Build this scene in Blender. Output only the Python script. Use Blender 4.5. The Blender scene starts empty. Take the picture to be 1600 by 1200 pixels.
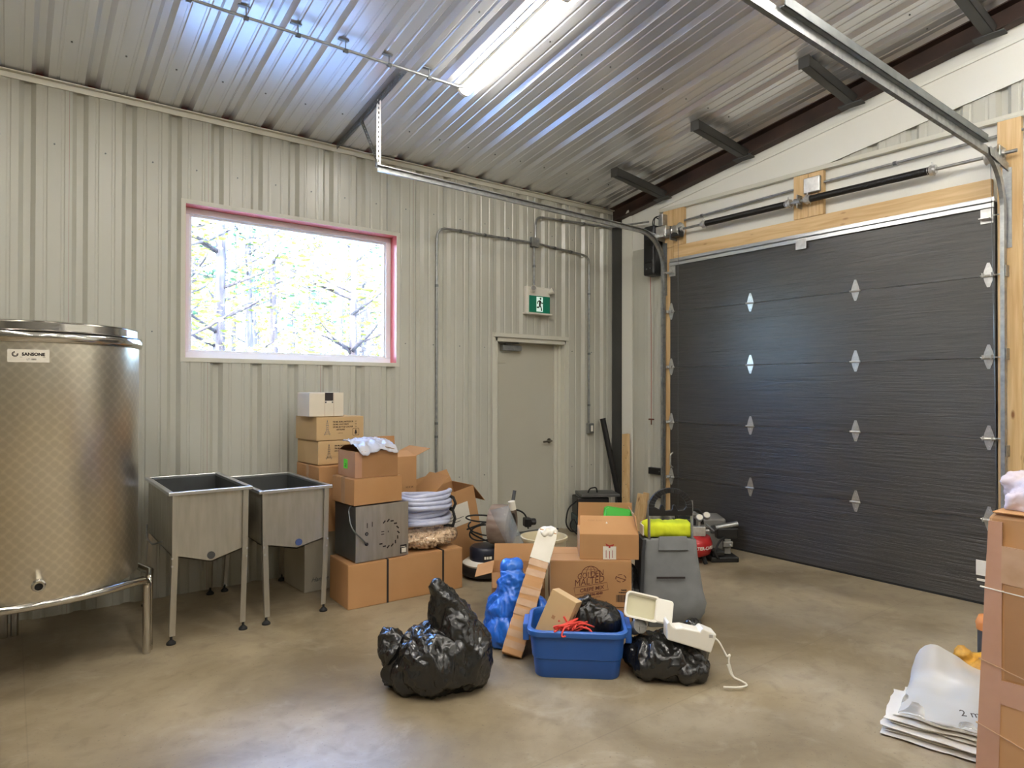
import bpy, bmesh, math, random
from mathutils import Vector, Matrix, noise
sc = bpy.context.scene
COL = sc.collection
PI = math.pi
rad = math.radians

# ------------------------------------------------------------------ camera
def cam_matrix(yaw, pitch, roll, loc):
    fw = Vector((math.sin(yaw)*math.cos(pitch), math.cos(yaw)*math.cos(pitch), math.sin(pitch)))
    r0 = Vector((math.cos(yaw), -math.sin(yaw), 0)); u0 = r0.cross(fw)
    r = r0*math.cos(roll)+u0*math.sin(roll); u = -r0*math.sin(roll)+u0*math.cos(roll)
    m = Matrix((r, u, -fw)).transposed().to_4x4(); m.translation = Vector(loc)
    return m
cd = bpy.data.cameras.new('camera'); cam = bpy.data.objects.new('camera', cd); COL.objects.link(cam)
cd.sensor_width = 36; cd.lens = 36*1030.945/1600; cd.clip_start = .05
cam.matrix_world = cam_matrix(rad(37.268), rad(.3757), rad(.1048), (0, 0, 1.5952))
sc.camera = cam

# ------------------------------------------------------------------ world, sun, exposure
w = bpy.data.worlds.new('sky'); sc.world = w; w.use_nodes = True
nt = w.node_tree
sky = nt.nodes.new('ShaderNodeTexSky'); sky.sky_type = 'NISHITA'; sky.sun_disc = False
sky.sun_elevation = rad(38); sky.sun_rotation = rad(215)
bg = nt.nodes['Background']; wb = nt.nodes.new('ShaderNodeMix'); wb.data_type = 'RGBA'; wb.blend_type = 'MULTIPLY'; wb.inputs[0].default_value = 1; wb.inputs[7].default_value = (.70, .87, 1.18, 1)   # camera balanced for the warm tubes
nt.links.new(sky.outputs[0], wb.inputs[6]); nt.links.new(wb.outputs[2], bg.inputs[0]); bg.inputs[1].default_value = 12.0
sl = bpy.data.lights.new('sun', 'SUN'); sl.energy = 12; sl.angle = rad(.6); sl.color = (1, .95, .86)
so = bpy.data.objects.new('sun', sl); COL.objects.link(so); so.rotation_euler = (rad(52), 0, rad(-35))
TUBE = 62.0            # radiance of the ceiling light diffusers
vs = sc.view_settings
vs.view_transform = 'Standard'; vs.look = 'None'; vs.gamma = 1; vs.exposure = 0.5; vs.use_curve_mapping = False

# ------------------------------------------------------------------ materials
def lin(r, g, b):
    f = lambda v: ((v/255+.055)/1.055)**2.4 if v > 10 else v/255/12.92
    return (f(r), f(g), f(b), 1)
def N(t, kind, **kw):
    n = t.nodes.new(kind)
    for k, v in kw.items(): setattr(n, k, v)
    return n
def mat(name, col, rough=.5, metal=0, col2=None, scale=6, stretch=(1, 1, 1), bump=0, bscale=30, bstretch=(1, 1, 1),
        rough2=None, spec=.5, alpha=None, emit=None, detail=4, coat=0, sheen=0, trans=0):
    m = bpy.data.materials.new(name); m.use_nodes = True
    t = m.node_tree; p = t.nodes['Principled BSDF']; L = t.links.new
    p.inputs['Base Color'].default_value = col; p.inputs['Roughness'].default_value = rough
    p.inputs['Metallic'].default_value = metal; p.inputs['Specular IOR Level'].default_value = spec
    if coat: p.inputs['Coat Weight'].default_value = coat; p.inputs['Coat Roughness'].default_value = .15
    if trans: p.inputs['Transmission Weight'].default_value = trans
    tc = N(t, 'ShaderNodeTexCoord')
    def nz(s, st, d=4):
        mp = N(t, 'ShaderNodeMapping'); mp.inputs['Scale'].default_value = st
        L(tc.outputs['Object'], mp.inputs['Vector'])
        n = N(t, 'ShaderNodeTexNoise'); n.inputs['Scale'].default_value = s; n.inputs['Detail'].default_value = d
        L(mp.outputs[0], n.inputs['Vector']); return n.outputs['Fac']
    if col2 is not None or rough2 is not None:
        f = nz(scale, stretch, detail)
        rp = N(t, 'ShaderNodeMapRange'); rp.inputs[1].default_value = .3; rp.inputs[2].default_value = .7
        L(f, rp.inputs[0])
        if col2 is not None:
            mx = N(t, 'ShaderNodeMix', data_type='RGBA'); mx.inputs[6].default_value = col; mx.inputs[7].default_value = col2
            L(rp.outputs[0], mx.inputs[0]); L(mx.outputs[2], p.inputs['Base Color'])
        if rough2 is not None:
            mr = N(t, 'ShaderNodeMapRange'); mr.inputs[3].default_value = rough; mr.inputs[4].default_value = rough2
            L(rp.outputs[0], mr.inputs[0]); L(mr.outputs[0], p.inputs['Roughness'])
    if bump:
        b = N(t, 'ShaderNodeBump'); b.inputs['Strength'].default_value = bump; b.inputs['Distance'].default_value = .01
        L(nz(bscale, bstretch, 6), b.inputs['Height']); L(b.outputs[0], p.inputs['Normal'])
    if alpha is not None: p.inputs['Alpha'].default_value = alpha
    if emit: p.inputs['Emission Color'].default_value = emit[0]; p.inputs['Emission Strength'].default_value = emit[1]
    return m
def film(name, tint, clear, rough=.12, gloss=.5, body=lin(225, 228, 232)):
    """thin see-through plastic: part transparent, part diffuse, a glossy skin"""
    m = bpy.data.materials.new(name); m.use_nodes = True; t = m.node_tree; L = t.links.new
    out = t.nodes['Material Output']; t.nodes.remove(t.nodes['Principled BSDF'])
    tr = N(t, 'ShaderNodeBsdfTransparent'); tr.inputs[0].default_value = tint
    df = N(t, 'ShaderNodeBsdfDiffuse'); df.inputs[0].default_value = body
    gl = N(t, 'ShaderNodeBsdfGlossy'); gl.inputs['Roughness'].default_value = rough
    fr = N(t, 'ShaderNodeFresnel'); fr.inputs[0].default_value = 1.45
    mu = N(t, 'ShaderNodeMath', operation='MULTIPLY'); mu.inputs[1].default_value = gloss; L(fr.outputs[0], mu.inputs[0])
    a = N(t, 'ShaderNodeMixShader'); a.inputs[0].default_value = clear; L(df.outputs[0], a.inputs[1]); L(tr.outputs[0], a.inputs[2])
    b = N(t, 'ShaderNodeMixShader'); L(mu.outputs[0], b.inputs[0]); L(a.outputs[0], b.inputs[1]); L(gl.outputs[0], b.inputs[2])
    L(b.outputs[0], out.inputs[0]); return m
def wood(name, axis, base=lin(220, 190, 142), dark=lin(196, 158, 106)):
    """pale lumber with grain along one axis and a few knots"""
    m = bpy.data.materials.new(name); m.use_nodes = True; t = m.node_tree; p = t.nodes['Principled BSDF']; L = t.links.new
    p.inputs['Roughness'].default_value = .6
    tc = N(t, 'ShaderNodeTexCoord'); mp = N(t, 'ShaderNodeMapping'); L(tc.outputs['Object'], mp.inputs[0])
    s = [14, 14, 14]; s[axis] = .9; mp.inputs['Scale'].default_value = s
    n = N(t, 'ShaderNodeTexNoise'); n.inputs['Scale'].default_value = 2.2; n.inputs['Detail'].default_value = 6; n.inputs['Distortion'].default_value = .8
    L(mp.outputs[0], n.inputs['Vector'])
    mr = N(t, 'ShaderNodeMapRange'); mr.inputs[1].default_value = .32; mr.inputs[2].default_value = .72; L(n.outputs['Fac'], mr.inputs[0])
    mx = N(t, 'ShaderNodeMix', data_type='RGBA'); mx.inputs[6].default_value = base; mx.inputs[7].default_value = dark; L(mr.outputs[0], mx.inputs[0])
    mp2 = N(t, 'ShaderNodeMapping'); L(tc.outputs['Object'], mp2.inputs[0]); s2 = [9, 9, 9]; s2[axis] = 3.2; mp2.inputs['Scale'].default_value = s2
    v = N(t, 'ShaderNodeTexVoronoi'); v.inputs['Scale'].default_value = 1.0; L(mp2.outputs[0], v.inputs['Vector'])
    k = N(t, 'ShaderNodeMapRange'); k.inputs[1].default_value = .05; k.inputs[2].default_value = .13; k.inputs[3].default_value = 1; k.inputs[4].default_value = 0; L(v.outputs['Distance'], k.inputs[0])
    mk = N(t, 'ShaderNodeMix', data_type='RGBA'); mk.inputs[7].default_value = lin(138, 92, 54); L(k.outputs[0], mk.inputs[0]); L(mx.outputs[2], mk.inputs[6])
    L(mk.outputs[2], p.inputs['Base Color']); return m

M = {}
M['wall'] = mat('painted_liner_steel', lin(190, 189, 177), .29, col2=lin(183, 182, 170), scale=1.2, spec=.65, bump=.03, bscale=3, bstretch=(1, 1, .3))
M['ceil'] = mat('painted_ceiling_steel', lin(232, 233, 236), .26, .6, col2=lin(224, 225, 228), scale=1.0, spec=1.0, bump=.04, bscale=2.5)
M['white'] = mat('white_sheet', lin(222, 221, 212), .4, spec=.5)
M['trim'] = mat('trim_paint', lin(204, 202, 188), .4)
M['doorp'] = mat('door_paint', lin(190, 187, 172), .45, col2=lin(186, 183, 168), scale=2)
M['vinyl'] = mat('white_vinyl', lin(236, 236, 238), .35)
M['red'] = mat('red_jamb_paint', lin(198, 96, 86), .45)
M['rust'] = mat('primed_rusty_steel', lin(74, 52, 42), .6, col2=lin(48, 36, 31), scale=4, bump=.1)
M['dark'] = mat('dark_grey_steel', lin(70, 70, 68), .5, col2=lin(60, 60, 58), scale=3)
M['galv'] = mat('galvanised_steel', lin(176, 178, 176), .32, .85, col2=lin(146, 149, 150), scale=22, rough2=.45)
M['galvd'] = mat('dull_galvanised_steel', lin(120, 124, 124), .42, .7, col2=lin(104, 108, 110), scale=14)
M['zinc'] = mat('zinc_plate', lin(215, 215, 212), .28, .75, col2=lin(190, 190, 188), scale=25)
M['alu'] = mat('bright_aluminium', lin(205, 207, 208), .28, .9)
M['inox'] = mat('brushed_stainless', lin(190, 186, 174), .34, .78, col2=lin(172, 166, 152), scale=7, stretch=(4, 4, .6), rough2=.46, bump=.02, bscale=40, bstretch=(6, 6, .4))
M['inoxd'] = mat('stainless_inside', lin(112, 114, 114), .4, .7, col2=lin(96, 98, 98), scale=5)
M['inoxp'] = mat('polished_stainless', lin(200, 197, 190), .14, 1)
M['nickel'] = mat('dark_nickel', lin(132, 128, 120), .25, .9)
M['black'] = mat('black_plastic', lin(26, 26, 27), .4)
M['rubber'] = mat('black_rubber', lin(22, 22, 22), .7)
M['spring'] = mat('black_oiled_spring', lin(30, 29, 29), .45, .3)
M['tote'] = mat('blue_tote_plastic', lin(36, 86, 160), .42, col2=lin(32, 80, 152), scale=3)
M['toteh'] = mat('blue_tote_rim', lin(44, 96, 172), .4)
M['card'] = mat('cardboard', lin(186, 142, 98), .75, col2=lin(176, 131, 87), scale=3, spec=.25, bump=.03, bscale=60, bstretch=(1, 1, .1))
M['card2'] = mat('cardboard_pale', lin(202, 172, 128), .75, col2=lin(192, 162, 118), scale=3, spec=.25)
M['card3'] = mat('cardboard_dark', lin(168, 126, 86), .7, col2=lin(154, 113, 74), scale=3, spec=.3)
M['cardw'] = mat('cardboard_bleached', lin(222, 212, 192), .7, col2=lin(212, 202, 182), scale=4)
M['cardg'] = mat('cardboard_grey', lin(186, 180, 164), .75, col2=lin(174, 168, 152), scale=4)
M['inner'] = mat('cardboard_inside', lin(172, 124, 74), .8, col2=lin(160, 112, 64), scale=3)
M['tape'] = mat('packing_tape', lin(176, 140, 106), .22, col2=lin(190, 156, 124), scale=12, spec=.6)
M['tapep'] = mat('pinkish_tape', lin(188, 146, 120), .25, col2=lin(176, 132, 104), scale=5, spec=.6, bump=.1, bscale=18)
M['paper'] = mat('paper', lin(226, 220, 206), .6, col2=lin(216, 210, 194), scale=8)
M['wht'] = mat('white_plastic', lin(228, 224, 212), .35)
M['cream'] = mat('cream_plastic', lin(214, 202, 168), .45)
M['creamd'] = mat('cream_tray', lin(196, 190, 158), .4)
M['ink'] = mat('black_ink', lin(38, 30, 28), .7)
M['inkb'] = mat('brown_ink', lin(92, 42, 26), .7)
M['inkr'] = mat('red_ink', lin(160, 44, 34), .7)
M['green'] = mat('green_plastic', lin(60, 150, 52), .3)
M['lime'] = mat('lime_sticker', lin(96, 230, 60), .5)
M['hivis'] = mat('yellow_cloth', lin(222, 230, 44), .8, col2=lin(190, 200, 30), scale=9, bump=.3, bscale=14)
M['fabric'] = mat('grey_fabric', lin(124, 126, 126), .8, col2=lin(112, 114, 114), scale=10, bump=.15, bscale=9)
M['fabd'] = mat('dark_fabric', lin(52, 53, 55), .8)
M['signg'] = mat('sign_green', lin(0, 104, 78), .4, emit=(lin(0, 104, 78), .15))
M['signw'] = mat('sign_white', lin(212, 240, 226), .4, emit=(lin(212, 240, 226), .35))
M['redp'] = mat('red_enamel', lin(172, 26, 28), .3, coat=.4)
M['net'] = mat('red_mesh_cord', lin(214, 66, 52), .6)
M['hose'] = mat('braided_clear_hose', lin(198, 202, 222), .3, col2=lin(182, 188, 214), scale=20, spec=.6)
M['cork'] = mat('cork', lin(236, 212, 180), .8, col2=lin(216, 186, 150), scale=60)
M['teal'] = mat('teal_plastic', lin(34, 56, 60), .45)
M['greyp'] = mat('grey_plastic', lin(122, 120, 114), .5, col2=lin(112, 110, 104), scale=10)
M['brown'] = mat('brown_roll', lin(116, 96, 84), .25, col2=lin(150, 134, 124), scale=6, stretch=(1, 1, 3))
M['yel'] = mat('yellow_paper', lin(222, 170, 64), .6, col2=lin(160, 110, 40), scale=16)
M['orange'] = mat('orange_cloth', lin(206, 128, 62), .7)
M['poly'] = film('milky_poly_bag', (1, 1, 1, 1), .58, .25, .6, lin(226, 228, 228))
M['polys'] = mat('white_poly_sheet', lin(228, 224, 214), .35, col2=lin(216, 212, 202), scale=5, bump=.15, bscale=9)
M['clear'] = film('clear_flexible_sheet', (.95, .97, .98, 1), .76, .1, .9, lin(196, 202, 206))
M['corkf'] = film('clear_bag_film', (1, .99, .98, 1), .95, .12, .6)
M['ppbag'] = film('pink_white_bag', (1, .97, .98, 1), .42, .22, .6, lin(236, 222, 226))
M['glass'] = film('window_glass', (.97, .99, .98, 1), 1.0, .02, .9)
M['bark'] = mat('bark', lin(80, 71, 66), .9, col2=lin(52, 46, 43), scale=8, stretch=(3, 3, .6), spec=0.0)
M['leaf'] = mat('spring_leaf', lin(98, 101, 36), .7, col2=lin(126, 121, 64), scale=1.5, spec=0.0)
M['needle'] = mat('evergreen_leaf', lin(50, 72, 50), .7, col2=lin(68, 84, 54), scale=1.5, spec=0.0)
M['soil'] = mat('pale_gravel', lin(206, 206, 204), .9, col2=lin(190, 190, 186), scale=9)
M['plain'] = mat('outer_cladding', lin(150, 60, 55), .6)
M['wy'] = wood('lumber_crosswise', 1); M['wz'] = wood('lumber_upright', 2); M['wx'] = wood('lumber_lengthwise', 0)

def bagmat(name, c1, c2, rough, sc_=12, st=.6):
    """thin bag film with crinkled creases"""
    m = bpy.data.materials.new(name); m.use_nodes = True; t = m.node_tree; p = t.nodes['Principled BSDF']; L = t.links.new
    p.inputs['Roughness'].default_value = rough; p.inputs['Specular IOR Level'].default_value = .7
    tc = N(t, 'ShaderNodeTexCoord'); mp = N(t, 'ShaderNodeMapping'); mp.inputs['Scale'].default_value = (1, 1, st); L(tc.outputs['Object'], mp.inputs[0])
    a = N(t, 'ShaderNodeTexNoise'); a.noise_type = 'RIDGED_MULTIFRACTAL'; a.inputs['Scale'].default_value = sc_; a.inputs['Detail'].default_value = 5; a.inputs['Roughness'].default_value = .55; a.inputs['Distortion'].default_value = .7
    L(mp.outputs[0], a.inputs['Vector'])
    b = N(t, 'ShaderNodeBump'); b.inputs['Strength'].default_value = .75; b.inputs['Distance'].default_value = .012; L(a.outputs['Fac'], b.inputs['Height']); L(b.outputs[0], p.inputs['Normal'])
    n = N(t, 'ShaderNodeTexNoise'); n.inputs['Scale'].default_value = 7; L(tc.outputs['Object'], n.inputs['Vector'])
    x = N(t, 'ShaderNodeMix', data_type='RGBA'); x.inputs[6].default_value = c1; x.inputs[7].default_value = c2; L(n.outputs['Fac'], x.inputs[0]); L(x.outputs[2], p.inputs['Base Color']); return m
M['bagk'] = bagmat('black_bag_film', lin(16, 16, 17), lin(34, 34, 33), .22)
M['bagb'] = bagmat('blue_bag_film', lin(14, 78, 186), lin(46, 124, 222), .28, 11)
def lamp_mat():
    m = bpy.data.materials.new('lit_diffuser'); m.use_nodes = True; t = m.node_tree
    t.nodes.remove(t.nodes['Principled BSDF']); e = N(t, 'ShaderNodeEmission')
    e.inputs[0].default_value = (1, .95, .87, 1); e.inputs[1].default_value = TUBE
    t.links.new(e.outputs[0], t.nodes['Material Output'].inputs[0]); return m
M['lamp'] = lamp_mat()

def floor_mat():
    m = bpy.data.materials.new('worn_concrete'); m.use_nodes = True; t = m.node_tree; p = t.nodes['Principled BSDF']; L = t.links.new
    tc = N(t, 'ShaderNodeTexCoord'); sep = N(t, 'ShaderNodeSeparateXYZ'); L(tc.outputs['Object'], sep.inputs[0])
    def nz(s, d=5, dist=0.0, rough=.5):
        n = N(t, 'ShaderNodeTexNoise'); n.inputs['Scale'].default_value = s; n.inputs['Detail'].default_value = d
        n.inputs['Distortion'].default_value = dist; n.inputs['Roughness'].default_value = rough; L(tc.outputs['Object'], n.inputs['Vector']); return n.outputs['Fac']
    def mr(x, a, b, c=0, d=1):
        k = N(t, 'ShaderNodeMapRange'); k.inputs[1].default_value = a; k.inputs[2].default_value = b; k.inputs[3].default_value = c; k.inputs[4].default_value = d
        L(x, k.inputs[0]); return k.outputs[0]
    def mix(f, a, b):
        x = N(t, 'ShaderNodeMix', data_type='RGBA')
        for i, v in ((6, a), (7, b)):
            if isinstance(v, tuple): x.inputs[i].default_value = v
            else: L(v, x.inputs[i])
        L(f, x.inputs[0]); return x.outputs[2]
    c = mix(mr(nz(.9, 6, .6, .6), .36, .66), lin(162, 148, 122), lin(116, 102, 78))
    c = mix(mr(nz(2.7, 6, 1.0, .65), .55, .78, 0, .6), c, lin(178, 168, 148))
    c = mix(mr(nz(9, 5, .4), .52, .7, 0, .35), c, lin(106, 94, 74))
    c = mix(mr(nz(.55, 3, .3), .5, .72, 0, .55), c, lin(112, 102, 86))
    c = mix(mr(nz(60, 3), .64, .72, 0, .45), c, lin(92, 80, 64))
    v = N(t, 'ShaderNodeTexVoronoi'); v.inputs['Scale'].default_value = 34; L(tc.outputs['Object'], v.inputs['Vector'])
    pit = N(t, 'ShaderNodeMath', operation='MULTIPLY'); L(mr(v.outputs['Distance'], .06, .13, .8, 0), pit.inputs[0]); L(mr(nz(1.3, 3), .42, .75), pit.inputs[1])
    c = mix(pit.outputs[0], c, lin(74, 66, 56))
    # saw-cut control joints
    def line(axis, pos, wd):
        a = N(t, 'ShaderNodeMath', operation='SUBTRACT'); L(sep.outputs[axis], a.inputs[0]); a.inputs[1].default_value = pos
        b = N(t, 'ShaderNodeMath', operation='ABSOLUTE'); L(a.outputs[0], b.inputs[0]); return mr(b.outputs[0], wd*.4, wd, 1, 0)
    j = N(t, 'ShaderNodeMath', operation='MAXIMUM'); L(line(1, 2.165, .005), j.inputs[0]); L(line(0, .07, .004), j.inputs[1])
    jm = N(t, 'ShaderNodeMath', operation='MULTIPLY'); L(j.outputs[0], jm.inputs[0]); jm.inputs[1].default_value = .22
    c = mix(jm.outputs[0], c, lin(84, 76, 64))
    L(c, p.inputs['Base Color'])
    L(mr(nz(1.7, 6, .5), .3, .7, .285, .43), p.inputs['Roughness']); p.inputs['Specular IOR Level'].default_value = .5
    b = N(t, 'ShaderNodeBump'); b.inputs['Strength'].default_value = .12; b.inputs['Distance'].default_value = .004; L(nz(26, 6), b.inputs['Height']); L(b.outputs[0], p.inputs['Normal'])
    return m
M['floor'] = floor_mat()

def garage_mat():
    m = bpy.data.materials.new('black_embossed_steel'); m.use_nodes = True; t = m.node_tree; p = t.nodes['Principled BSDF']; L = t.links.new
    tc = N(t, 'ShaderNodeTexCoord'); mp = N(t, 'ShaderNodeMapping'); mp.inputs['Scale'].default_value = (1, .55, 11); L(tc.outputs['Object'], mp.inputs[0])
    n = N(t, 'ShaderNodeTexNoise'); n.inputs['Scale'].default_value = 4; n.inputs['Detail'].default_value = 8; n.inputs['Roughness'].default_value = .65; n.inputs['Distortion'].default_value = .7
    L(mp.outputs[0], n.inputs['Vector'])
    r = N(t, 'ShaderNodeMapRange'); r.inputs[1].default_value = .35; r.inputs[2].default_value = .68; L(n.outputs['Fac'], r.inputs[0])
    mx = N(t, 'ShaderNodeMix', data_type='RGBA'); mx.inputs[6].default_value = lin(34, 32, 31); mx.inputs[7].default_value = lin(60, 56, 52); L(r.outputs[0], mx.inputs[0])
    L(mx.outputs[2], p.inputs['Base Color'])
    rg = N(t, 'ShaderNodeMapRange'); rg.inputs[1].default_value = .35; rg.inputs[2].default_value = .65; rg.inputs[3].default_value = .28; rg.inputs[4].default_value = .44; L(n.outputs['Fac'], rg.inputs[0]); L(rg.outputs[0], p.inputs['Roughness']); p.inputs['Specular IOR Level'].default_value = .85; p.inputs['Coat Weight'].default_value = .5; p.inputs['Coat Roughness'].default_value = .3
    b = N(t, 'ShaderNodeBump'); b.inputs['Strength'].default_value = 1.0; b.inputs['Distance'].default_value = .008; L(n.outputs['Fac'], b.inputs['Height']); L(b.outputs[0], p.inputs['Normal'])
    return m
M['gar'] = garage_mat()

def swirl_mat():
    """stainless with the overlapping round polishing marks of wine tanks"""
    m = bpy.data.materials.new('swirl_polished_stainless'); m.use_nodes = True; t = m.node_tree; p = t.nodes['Principled BSDF']; L = t.links.new
    p.inputs['Metallic'].default_value = .92
    uv0 = N(t, 'ShaderNodeUVMap'); uv = N(t, 'ShaderNodeMapping'); uv.inputs['Rotation'].default_value = (0, 0, PI/4); L(uv0.outputs[0], uv.inputs[0])
    v = N(t, 'ShaderNodeTexVoronoi'); v.inputs['Scale'].default_value = 26; v.inputs['Randomness'].default_value = .18; L(uv.outputs[0], v.inputs['Vector'])
    cr = N(t, 'ShaderNodeMix', data_type='RGBA'); cr.inputs[6].default_value = lin(210, 202, 184); cr.inputs[7].default_value = lin(226, 218, 200)
    cm = N(t, 'ShaderNodeMapRange'); cm.inputs[1].default_value = .35; cm.inputs[2].default_value = .7; L(v.outputs['Distance'], cm.inputs[0]); L(cm.outputs[0], cr.inputs[0]); L(cr.outputs[2], p.inputs['Base Color'])
    s = N(t, 'ShaderNodeMath', operation='SINE'); k = N(t, 'ShaderNodeMath', operation='MULTIPLY'); k.inputs[1].default_value = 30
    L(v.outputs['Distance'], k.inputs[0]); L(k.outputs[0], s.inputs[0])
    ad = N(t, 'ShaderNodeMath', operation='MULTIPLY_ADD'); ad.inputs[1].default_value = .02; L(s.outputs[0], ad.inputs[0]); L(v.outputs['Distance'], ad.inputs[2])
    b = N(t, 'ShaderNodeBump'); b.inputs['Strength'].default_value = .012; b.inputs['Distance'].default_value = .002; L(ad.outputs[0], b.inputs['Height'])
    L(b.outputs[0], p.inputs['Normal'])
    r = N(t, 'ShaderNodeMapRange'); r.inputs[1].default_value = 0; r.inputs[2].default_value = .7; r.inputs[3].default_value = .29; r.inputs[4].default_value = .33; L(v.outputs['Distance'], r.inputs[0])
    L(r.outputs[0], p.inputs['Roughness']); return m
M['swirl'] = swirl_mat()

# ------------------------------------------------------------------ mesh helpers
class MB:
    def __init__(s): s.v = []; s.f = []; s.m = []; s.uv = None
    def add(s, vs, fs, m=0, T=None):
        o = len(s.v)
        for p in vs:
            p = Vector(p); s.v.append(T @ p if T else p)
        for f in fs: s.f.append([i+o for i in f]); s.m.append(m)
        return s
    def box(s, a, b, m=0, T=None):
        (x0, y0, z0), (x1, y1, z1) = a, b
        return s.add([(x0, y0, z0), (x1, y0, z0), (x1, y1, z0), (x0, y1, z0), (x0, y0, z1), (x1, y0, z1), (x1, y1, z1), (x0, y1, z1)],
                     [(0, 3, 2, 1), (4, 5, 6, 7), (0, 1, 5, 4), (1, 2, 6, 5), (2, 3, 7, 6), (3, 0, 4, 7)], m, T)
    def prism(s, poly, a, b, axis=1, m=0, T=None):
        """poly in the plane normal to axis (x,z for axis 1; x,y for 2; y,z for 0), extruded a..b"""
        n = len(poly)
        def P(p, t): return (p[0], t, p[1]) if axis == 1 else ((p[0], p[1], t) if axis == 2 else (t, p[0], p[1]))
        vs = [P(p, a) for p in poly]+[P(p, b) for p in poly]
        fs = [tuple(range(n)), tuple(range(2*n-1, n-1, -1))]+[(i, i+n, (i+1) % n+n, (i+1) % n) for i in range(n)]
        return s.add(vs, fs, m, T)
    def tube(s, pts, r, n=8, m=0, T=None, closed=False, caps=True):
        pts = [Vector(p) for p in pts]; k = len(pts); rs = r if isinstance(r, (list, tuple)) else [r]*k
        up = None; vs = []
        for i, p in enumerate(pts):
            a = pts[i-1] if (i > 0 or closed) else p; b = pts[(i+1) % k] if (i < k-1 or closed) else p
            d = (b-a).normalized() if (b-a).length > 1e-9 else Vector((0, 0, 1))
            if up is None: up = Vector((0, 0, 1)) if abs(d.z) < .9 else Vector((1, 0, 0))
            e = d.cross(up)
            if e.length < 1e-6: e = d.orthogonal()
            e.normalize(); g = e.cross(d).normalized(); up = g
            for j in range(n):
                t = 2*PI*j/n; vs.append(p+e*math.cos(t)*rs[i]+g*math.sin(t)*rs[i])
        fs = []
        for i in range(k if closed else k-1):
            a = i*n; b = ((i+1) % k)*n
            for j in range(n): fs.append((a+j, a+(j+1) % n, b+(j+1) % n, b+j))
        if not closed and caps: fs += [tuple(range(n-1, -1, -1)), tuple(range((k-1)*n, k*n))]
        return s.add(vs, fs, m, T)
    def lathe(s, prof, n=32, m=0, T=None, caps=False):
        vs = []; fs = []; k = len(prof)
        for j in range(n):
            t = 2*PI*j/n
            for (r, z) in prof: vs.append((r*math.cos(t), r*math.sin(t), z))
        for j in range(n):
            a = j*k; b = ((j+1) % n)*k
            for i in range(k-1): fs.append((a+i, b+i, b+i+1, a+i+1))
        if caps: fs.append(tuple(j*k for j in range(n-1, -1, -1))); fs.append(tuple(j*k+k-1 for j in range(n)))
        return s.add(vs, fs, m, T)
    def loft(s, rings, m=0, T=None, caps=True):
        n = len(rings[0]); vs = [p for r in rings for p in r]; fs = []
        for i in range(len(rings)-1):
            for j in range(n): fs.append((i*n+j, i*n+(j+1) % n, (i+1)*n+(j+1) % n, (i+1)*n+j))
        if caps: fs += [tuple(range(n-1, -1, -1)), tuple(range((len(rings)-1)*n, len(rings)*n))]
        return s.add(vs, fs, m, T)
    def mesh(s, name):
        me = bpy.data.meshes.new(name); me.from_pydata([tuple(p) for p in s.v], [], s.f); me.update(); return me
    def build(s, name, mats, parent=None, smooth=None, bevel=0, world=False, fixn=True):
        if world and parent is not None:
            inv = PM[parent.name].inverted(); s.v = [inv @ p for p in s.v]
        me = s.mesh(name)
        if not isinstance(mats, (list, tuple)): mats = [mats]
        for x in mats: me.materials.append(x)
        if len(mats) > 1: me.polygons.foreach_set('material_index', s.m)
        if fixn:
            b = bmesh.new(); b.from_mesh(me); bmesh.ops.recalc_face_normals(b, faces=b.faces); b.to_mesh(me); b.free()
        o = bpy.data.objects.new(name, me); COL.objects.link(o)
        if smooth is not None:
            me.polygons.foreach_set('use_smooth', [True]*len(me.polygons))
            if smooth < 180: me.set_sharp_from_angle(angle=rad(smooth))
        if bevel:
            md = o.modifiers.new('edge', 'BEVEL'); md.width = bevel; md.segments = 2; md.limit_method = 'ANGLE'; md.angle_limit = rad(40)
        if parent is not None: o.parent = parent
        return o
PM = {}
def TR(loc=(0, 0, 0), rx=0, ry=0, rz=0):
    return Matrix.Translation(loc) @ Matrix.Rotation(rad(rz), 4, 'Z') @ Matrix.Rotation(rad(ry), 4, 'Y') @ Matrix.Rotation(rad(rx), 4, 'X')
def tag(o, label, cat, group=None):
    o['label'] = label; o['category'] = cat
    if group: o['group'] = group
    return o
def thing(name, label, cat, loc=(0, 0, 0), rz=0, rx=0, ry=0, group=None):
    o = bpy.data.objects.new(name, None); COL.objects.link(o); o.empty_display_size = .1
    mtx = TR(loc, rx, ry, rz); o.matrix_world = mtx; PM[o.name] = mtx.copy()
    return tag(o, label, cat, group)
def struct(name, loc=(0, 0, 0)):
    o = bpy.data.objects.new(name, None); COL.objects.link(o); o.location = loc; PM[o.name] = Matrix.Translation(loc); o['kind'] = 'structure'; return o
def copy_part(o, parent, T):
    c = o.copy(); COL.objects.link(c); c.parent = parent; c.matrix_local = T; return c
def rounded(pts, r, n=6):
    pts = [Vector(p) for p in pts]; out = [pts[0]]
    for i in range(1, len(pts)-1):
        a, b, c = pts[i-1], pts[i], pts[i+1]; d1 = (a-b).normalized(); d2 = (c-b).normalized()
        q = min(r, (a-b).length*.49, (c-b).length*.49); p0 = b+d1*q; p2 = b+d2*q
        for k in range(n+1):
            t = k/n; out.append(p0*(1-t)**2+b*2*t*(1-t)+p2*t*t)
    out.append(pts[-1]); return out
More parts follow.
